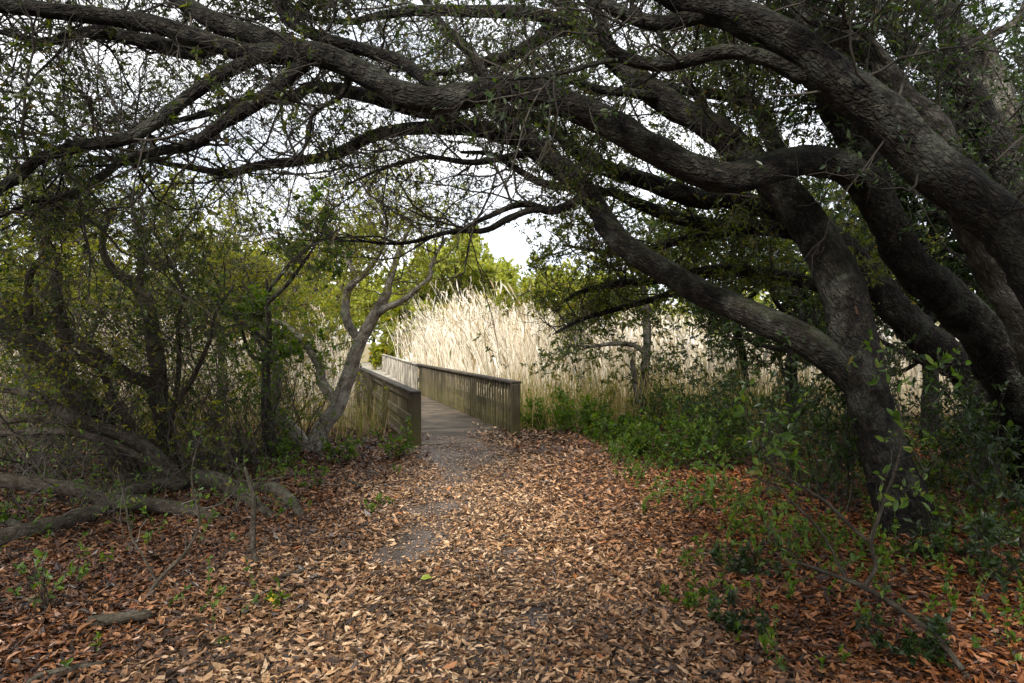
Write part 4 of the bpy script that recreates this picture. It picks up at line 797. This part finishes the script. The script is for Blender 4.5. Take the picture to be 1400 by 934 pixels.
# ------------------------------------------------------------------ reeds and marsh grass
BL = np.array([-1.545, 10.03]); U1 = np.array([-.318, .948]); N1 = np.array([.948, .318])
U2 = np.array([-.265, .964]); N2 = np.array([.964, .265]); LEN1 = 10.05
BEND = BL + U1 * LEN1
def bridge_perp(x, y):
    p1 = (x - BL[0]) * N1[0] + (y - BL[1]) * N1[1]; a1 = (x - BL[0]) * U1[0] + (y - BL[1]) * U1[1]
    p2 = (x - BEND[0]) * N2[0] + (y - BEND[1]) * N2[1]
    return np.where(a1 < LEN1, p1, p2)
def reed_field(n, y0, y1, right, hmean):
    y = rng.uniform(y0, y1, n); x = rng.uniform(-1.0, 1.0, n) * y
    pp = bridge_perp(x, y)
    k = ((pp > 2.35) & ((x / y < .25 + .04 * np.sin(2 * y)) | (rng.random(n) < .3))) if right else (pp < -0.7)
    k &= np.sin(.9 * x + 1.3) * np.sin(1.1 * y + .4 * x) + rng.normal(0, .5, n) > -0.75
    x, y = x[k], y[k]; n = len(x)
    z = np.minimum(gz(x, y), 0.0)
    h = hmean * np.clip(rng.normal(1, .17, n), .55, 1.35) * np.where(x / y > .07, .86, 1.0) * np.interp(y, [13, 17, 22, 40], [.74, .84, .93, .97]) * (1 + .10 * np.sin(.7 * x + .5 * y))
    lean = rng.normal(-.10, .16, n); lean2 = rng.normal(0, .12, n)
    t = np.array([0, .35, .65, .86, 1.0])[None]
    C = np.stack([x[:, None] + lean[:, None] * h[:, None] * t ** 2.2, y[:, None] + lean2[:, None] * h[:, None] * t ** 2.2, z[:, None] + h[:, None] * t * (1 - .06 * t)], -1)
    a = rng.uniform(0, PI, n); w = np.stack([np.cos(a), np.sin(a) * .5, 0 * a], -1)
    wd = rng.uniform(.009, .015, n)[:, None] * np.array([1, 1, .9, .8, .6])[None] * (0.8 + y / 50)[:, None]
    V = np.stack([C - w[:, None] * wd[..., None] * .5, C + w[:, None] * wd[..., None] * .5], 2)
    i = np.arange(n)[:, None] * 10; j = np.arange(4)[None] * 2
    Q = np.stack([i + j, i + j + 1, i + j + 3, i + j + 2], -1).reshape(-1, 4)
    parts = [(V.reshape(-1, 3), Q)]
    # blades hanging off the stalks and feathery tops
    nb = n * 2; L = C; idx = rng.integers(0, n, nb); tt = rng.uniform(.8, 3.6, nb); ii = tt.astype(int); f = (tt - ii)[:, None]
    p = L[idx, ii] * (1 - f) + L[idx, ii + 1] * f
    ax = np.stack([rng.normal(-.12, .22, nb), rng.normal(0, .2, nb), rng.uniform(.5, 1.2, nb)], 1)
    bl = rng.uniform(.25, .55, nb); parts.append(leaves(p, ax, rng.standard_normal((nb, 3)), bl, bl * .024, .1, .12))
    m = np.flatnonzero(rng.random(n) < .45); m3 = np.repeat(m, 6)
    ax = unit(C[m3, 4] - C[m3, 3]) + rng.normal(0, .30, (len(m3), 3)) + np.array([-.3, 0, -.1])
    pl = rng.uniform(.07, .19, len(m3)); parts.append(leaves(C[m3, 4] - unit(ax) * .06, ax, rng.standard_normal((len(m3), 3)), pl, pl * .07, .1, .2))
    return join(parts)
V, Q = reed_field(21000, 14.3, 24, True, 3.35); V2, Q2 = reed_field(9000, 24, 44, True, 3.1)
V, Q = join([(V, Q), (V2, Q2)])
tag(obj('reeds', mesh_np('reeds', V, Q, None, M['reed'], smooth=False)), 'tall pale dry reeds filling the marsh right of the footbridge', 'reeds', kind='stuff')
V, Q = reed_field(14000, 12.6, 24, False, 2.7); V2, Q2 = reed_field(6000, 24, 44, False, 2.9)
V, Q = join([(V, Q), (V2, Q2)])
tag(obj('reeds', mesh_np('reeds', V, Q, None, M['reed'], smooth=False)), 'tall pale dry reeds standing behind the thicket left of the footbridge', 'reeds', kind='stuff')
def marsh_grass():
    parts = []
    for n, right, y0, y1, hm in ((13000, True, 11.6, 15.4, 1.15), (2600, False, 10.6, 13.5, .7)):
        y = rng.uniform(y0, y1, n); x = rng.uniform(-.9, .9, n) * y; pp = bridge_perp(x, y)
        k = ((pp > 2.1) & (pp < 9) & (rng.random(n) < np.clip((y - 11.4) / 2, 0, 1))) if right else (pp < -.3) & (pp > -8)
        x, y = x[k], y[k]; n = len(x); h = hm * rng.uniform(.5, 1.5, n)
        p = np.column_stack([x, y, gz(x, y) - .02]); d = rng.normal(0, .2, (n, 3)); d[:, 2] = 1
        L = grow(p, d, h, 5, .08, np.array([0, 0, -.02])); w = unit(np.cross(L[:, 1] - L[:, 0], rng.standard_normal((n, 3))))
        wd = np.array([.008, .008, .007, .005, .001])[None, :, None]
        V = np.stack([L - w[:, None] * wd, L + w[:, None] * wd], 2); i = np.arange(n)[:, None] * 10; j = np.arange(4)[None] * 2
        parts.append((V.reshape(-1, 3), np.stack([i + j, i + j + 1, i + j + 3, i + j + 2], -1).reshape(-1, 4)))
    V, Q = join(parts)
    tag(obj('marsh_grass', mesh_np('marsh_grass', V, Q, None, M['marsh_grass'], smooth=False)), 'green and straw marsh grass at the foot of the reeds', 'grass', kind='stuff')
marsh_grass()

# ------------------------------------------------------------------ footbridge
def box(c, ax, ay, az, hx, hy, hz, bev=0.004):
    """box with small chamfers: c centre, ax/ay/az unit axes, half sizes"""
    c, ax, ay, az = (np.asarray(v, float) for v in (c, ax, ay, az)); b = min(bev, hx * .4, hy * .4, hz * .4)
    vs, idx = [], {}
    for sx in (-1, 1):
        for sy in (-1, 1):
            for sz in (-1, 1):
                for k in range(3):
                    h = [hx - b, hy - b, hz - b]; h[k] += b
                    idx[(sx, sy, sz, k)] = len(vs); vs.append(c + ax * sx * h[0] + ay * sy * h[1] + az * sz * h[2])
    F_, T_ = [], []
    cyc = [(-1, -1), (1, -1), (1, 1), (-1, 1)]
    for k in range(3):
        for s in (-1, 1):
            f = []
            for u, v in cyc:
                sg = [0, 0, 0]; sg[k] = s; sg[(k + 1) % 3] = u; sg[(k + 2) % 3] = v; f.append(idx[(*sg, k)])
            F_.append(f if s > 0 else f[::-1])
    for k in range(3):
        k1, k2 = (k + 1) % 3, (k + 2) % 3
        for u, v in cyc:
            q = []
            for s, kk in ((-1, k1), (1, k1), (1, k2), (-1, k2)):
                sg = [0, 0, 0]; sg[k] = s; sg[k1] = u; sg[k2] = v; q.append(idx[(*sg, kk)])
            F_.append(q if u * v > 0 else q[::-1])
    for sx in (-1, 1):
        for sy in (-1, 1):
            for sz in (-1, 1):
                t = [idx[(sx, sy, sz, k)] for k in range(3)]; T_.append(t if sx * sy * sz > 0 else t[::-1])
    return np.array(vs), np.array(F_), np.array(T_)
def boxes(name, bl, mat, parent=None):
    V, Q, T, o = [], [], [], 0
    for b in bl:
        v, q, t = b; V.append(v); Q.append(q + o); T.append(t + o); o += len(v)
    return obj(name, mesh_np(name, np.vstack(V), np.vstack(Q), np.vstack(T), mat, smooth=False), parent)
def v3(p, z): return np.array([p[0], p[1], z])
ZU = np.array([0, 0, 1.])
bridge = empty('footbridge', (BL[0], BL[1], 0), 'weathered wooden footbridge with slatted railings leading from the path into the reeds', 'footbridge')
DZ = 0.06
planks = []
s = -0.05
while s < LEN1:
    j = rng.normal(0, .012); planks.append(box(v3(BL + U1 * (s + .07) + N1 * (.905 + j), DZ - .02 + rng.normal(0, .0015)), v3(U1, 0), v3(N1, 0), ZU, .068, .985, .02, .004)); s += .144
deck = boxes('deck', planks, M['deck_wood'], bridge)
planks = []; s = .08
while s < 34:
    planks.append(box(v3(BEND + U2 * (s + .07) + N2 * .905, DZ - .02 + rng.normal(0, .0015)), v3(U2, 0), v3(N2, 0), ZU, .068, .985, .02, .004)); s += .144
o = boxes('deck', planks, M['far_sunlit_wood'], bridge)
st = []
for p in (0.1, .9, 1.7): st.append(box(v3(BL + U1 * 5.3 + N1 * p, DZ - .045 - .1), v3(U1, 0), v3(N1, 0), ZU, 4.75, .04, .1))
boxes('joist', st, M['rail_wood'], bridge)

def railing(side, start, length, far=False, drop=0.0):
    """side +1: right hand rail (balusters face the deck), -1: left hand rail"""
    O, U, N = (BEND, U2, N2) if far else (BL, U1, N1)
    pz = 1.81 if side > 0 else 0.0
    wood = M['far_sunlit_wood'] if far else M['rail_wood']; u, n = v3(U, 0), v3(N, 0) * side
    base = lambda a, off: O + U * a + N * (pz + side * off)
    mid = start + length / 2; B = []
    for zc, hh in ((.915 - drop, .065), (.50 - drop * .7, .07), (.17, .05)):
        B.append(box(v3(base(mid, .02 if side > 0 else .035), zc), u, n, ZU, length / 2 - .075, .019, hh))
    rl = boxes('railing', B, M['far_sunlit_wood'] if far else M['board_wood'], bridge)
    def sub(name, b, m=wood):
        o = boxes(name, b, m); o.parent = rl; o.location = (0, 0, 0); return o
    nseg = max(1, round(length / 3.2)); cut = np.linspace(start - .06, start + length + .06, nseg + 1)
    sub('handrail', [box(v3(base((a + b) / 2, .015), 1.003 - drop + .001 * (i % 2)), u, n, ZU, (b - a) / 2 - .003, .085, .021, .006) for i, (a, b) in enumerate(zip(cut[:-1], cut[1:]))], M['far_sunlit_wood'] if far else M['cap_wood'])
    for i, a in enumerate(np.linspace(start, start + length, nseg + 1)):
        end = i == 0 and not far; off = .0 if end else .092
        hw = .07 if end else .05
        sub('post', [box(v3(base(a, off), .32 - drop * .5), u, n, ZU, hw, hw, .66 - drop * .5, .006)])
    bal = []; a = start + .16
    while a < start + length - .1:
        b = box(v3(base(a, -.0105) , .535 - drop * .5 + rng.normal(0, .004)), u, n, ZU, .039 + rng.normal(0, .0012), .010, .445 - drop * .5, .003)
        bal.append(b) if far else sub('baluster', [b])
        a += .172
    if far: sub('balusters', bal)['kind'] = 'stuff'
    return rl
railing(1, .363, 9.65); railing(-1, 0.0, 10.0, drop=.10)
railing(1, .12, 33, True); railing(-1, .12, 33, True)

# ------------------------------------------------------------------ light, sky, camera
AZ, EL, sd = SUN_AZ, SUN_EL, SUN
w = bpy.data.worlds.new('World'); scene.world = w; w.use_nodes = True
nt = w.node_tree; nt.nodes.clear()
sky = nt.nodes.new('ShaderNodeTexSky'); sky.sky_type = 'NISHITA'; sky.sun_disc = False
sky.sun_elevation = EL; sky.sun_rotation = AZ; sky.air_density = 1.0; sky.dust_density = 3.0
tcw = nt.nodes.new('ShaderNodeTexCoord')
cr = ramp(nt, [(0.35, (11.5, 12.4, 14.0)), (0.6, (16.5, 16.5, 16.5))]); nt.links.new(noise(nt, mapping(nt, tcw.outputs['Generated'], (1, 1, 2.2)), 2.6, 5, .6), cr.inputs[0])
cloud = mixc(nt, sky.outputs[0], cr.outputs[0], 0.85)     # thin bright overcast over the blue
bg = nt.nodes.new('ShaderNodeBackground'); bg.inputs[1].default_value = 0.128
nt.links.new(cloud, bg.inputs[0]); ow = nt.nodes.new('ShaderNodeOutputWorld'); nt.links.new(bg.outputs[0], ow.inputs[0])
ld = bpy.data.lights.new('sun', 'SUN'); ld.energy = 5.0; ld.angle = math.radians(8); ld.color = (1.0, 0.95, 0.86)
lo = bpy.data.objects.new('sun', ld); col.objects.link(lo); lo.location = (0, 0, 30)
from mathutils import Vector
lo.rotation_euler = Vector(sd).to_track_quat('Z', 'Y').to_euler()
cd = bpy.data.cameras.new('camera'); cam = bpy.data.objects.new('camera', cd); col.objects.link(cam)
cam.location = (0, 0, H); cam.rotation_euler = (PI / 2, 0, 0)
cd.sensor_width = 36; cd.lens = 36 * F / 1400; cd.shift_y = (CY - 467) / 1400; cd.clip_start = 0.05; cd.clip_end = 3000
scene.camera = cam
scene.view_settings.view_transform = 'Standard'; scene.view_settings.look = 'None'; scene.view_settings.exposure = 0
scene.render.engine = 'CYCLES'
scene.cycles.max_bounces = 7; scene.cycles.diffuse_bounces = 4; scene.cycles.use_denoising = True
scene.cycles.sample_clamp_indirect = 6
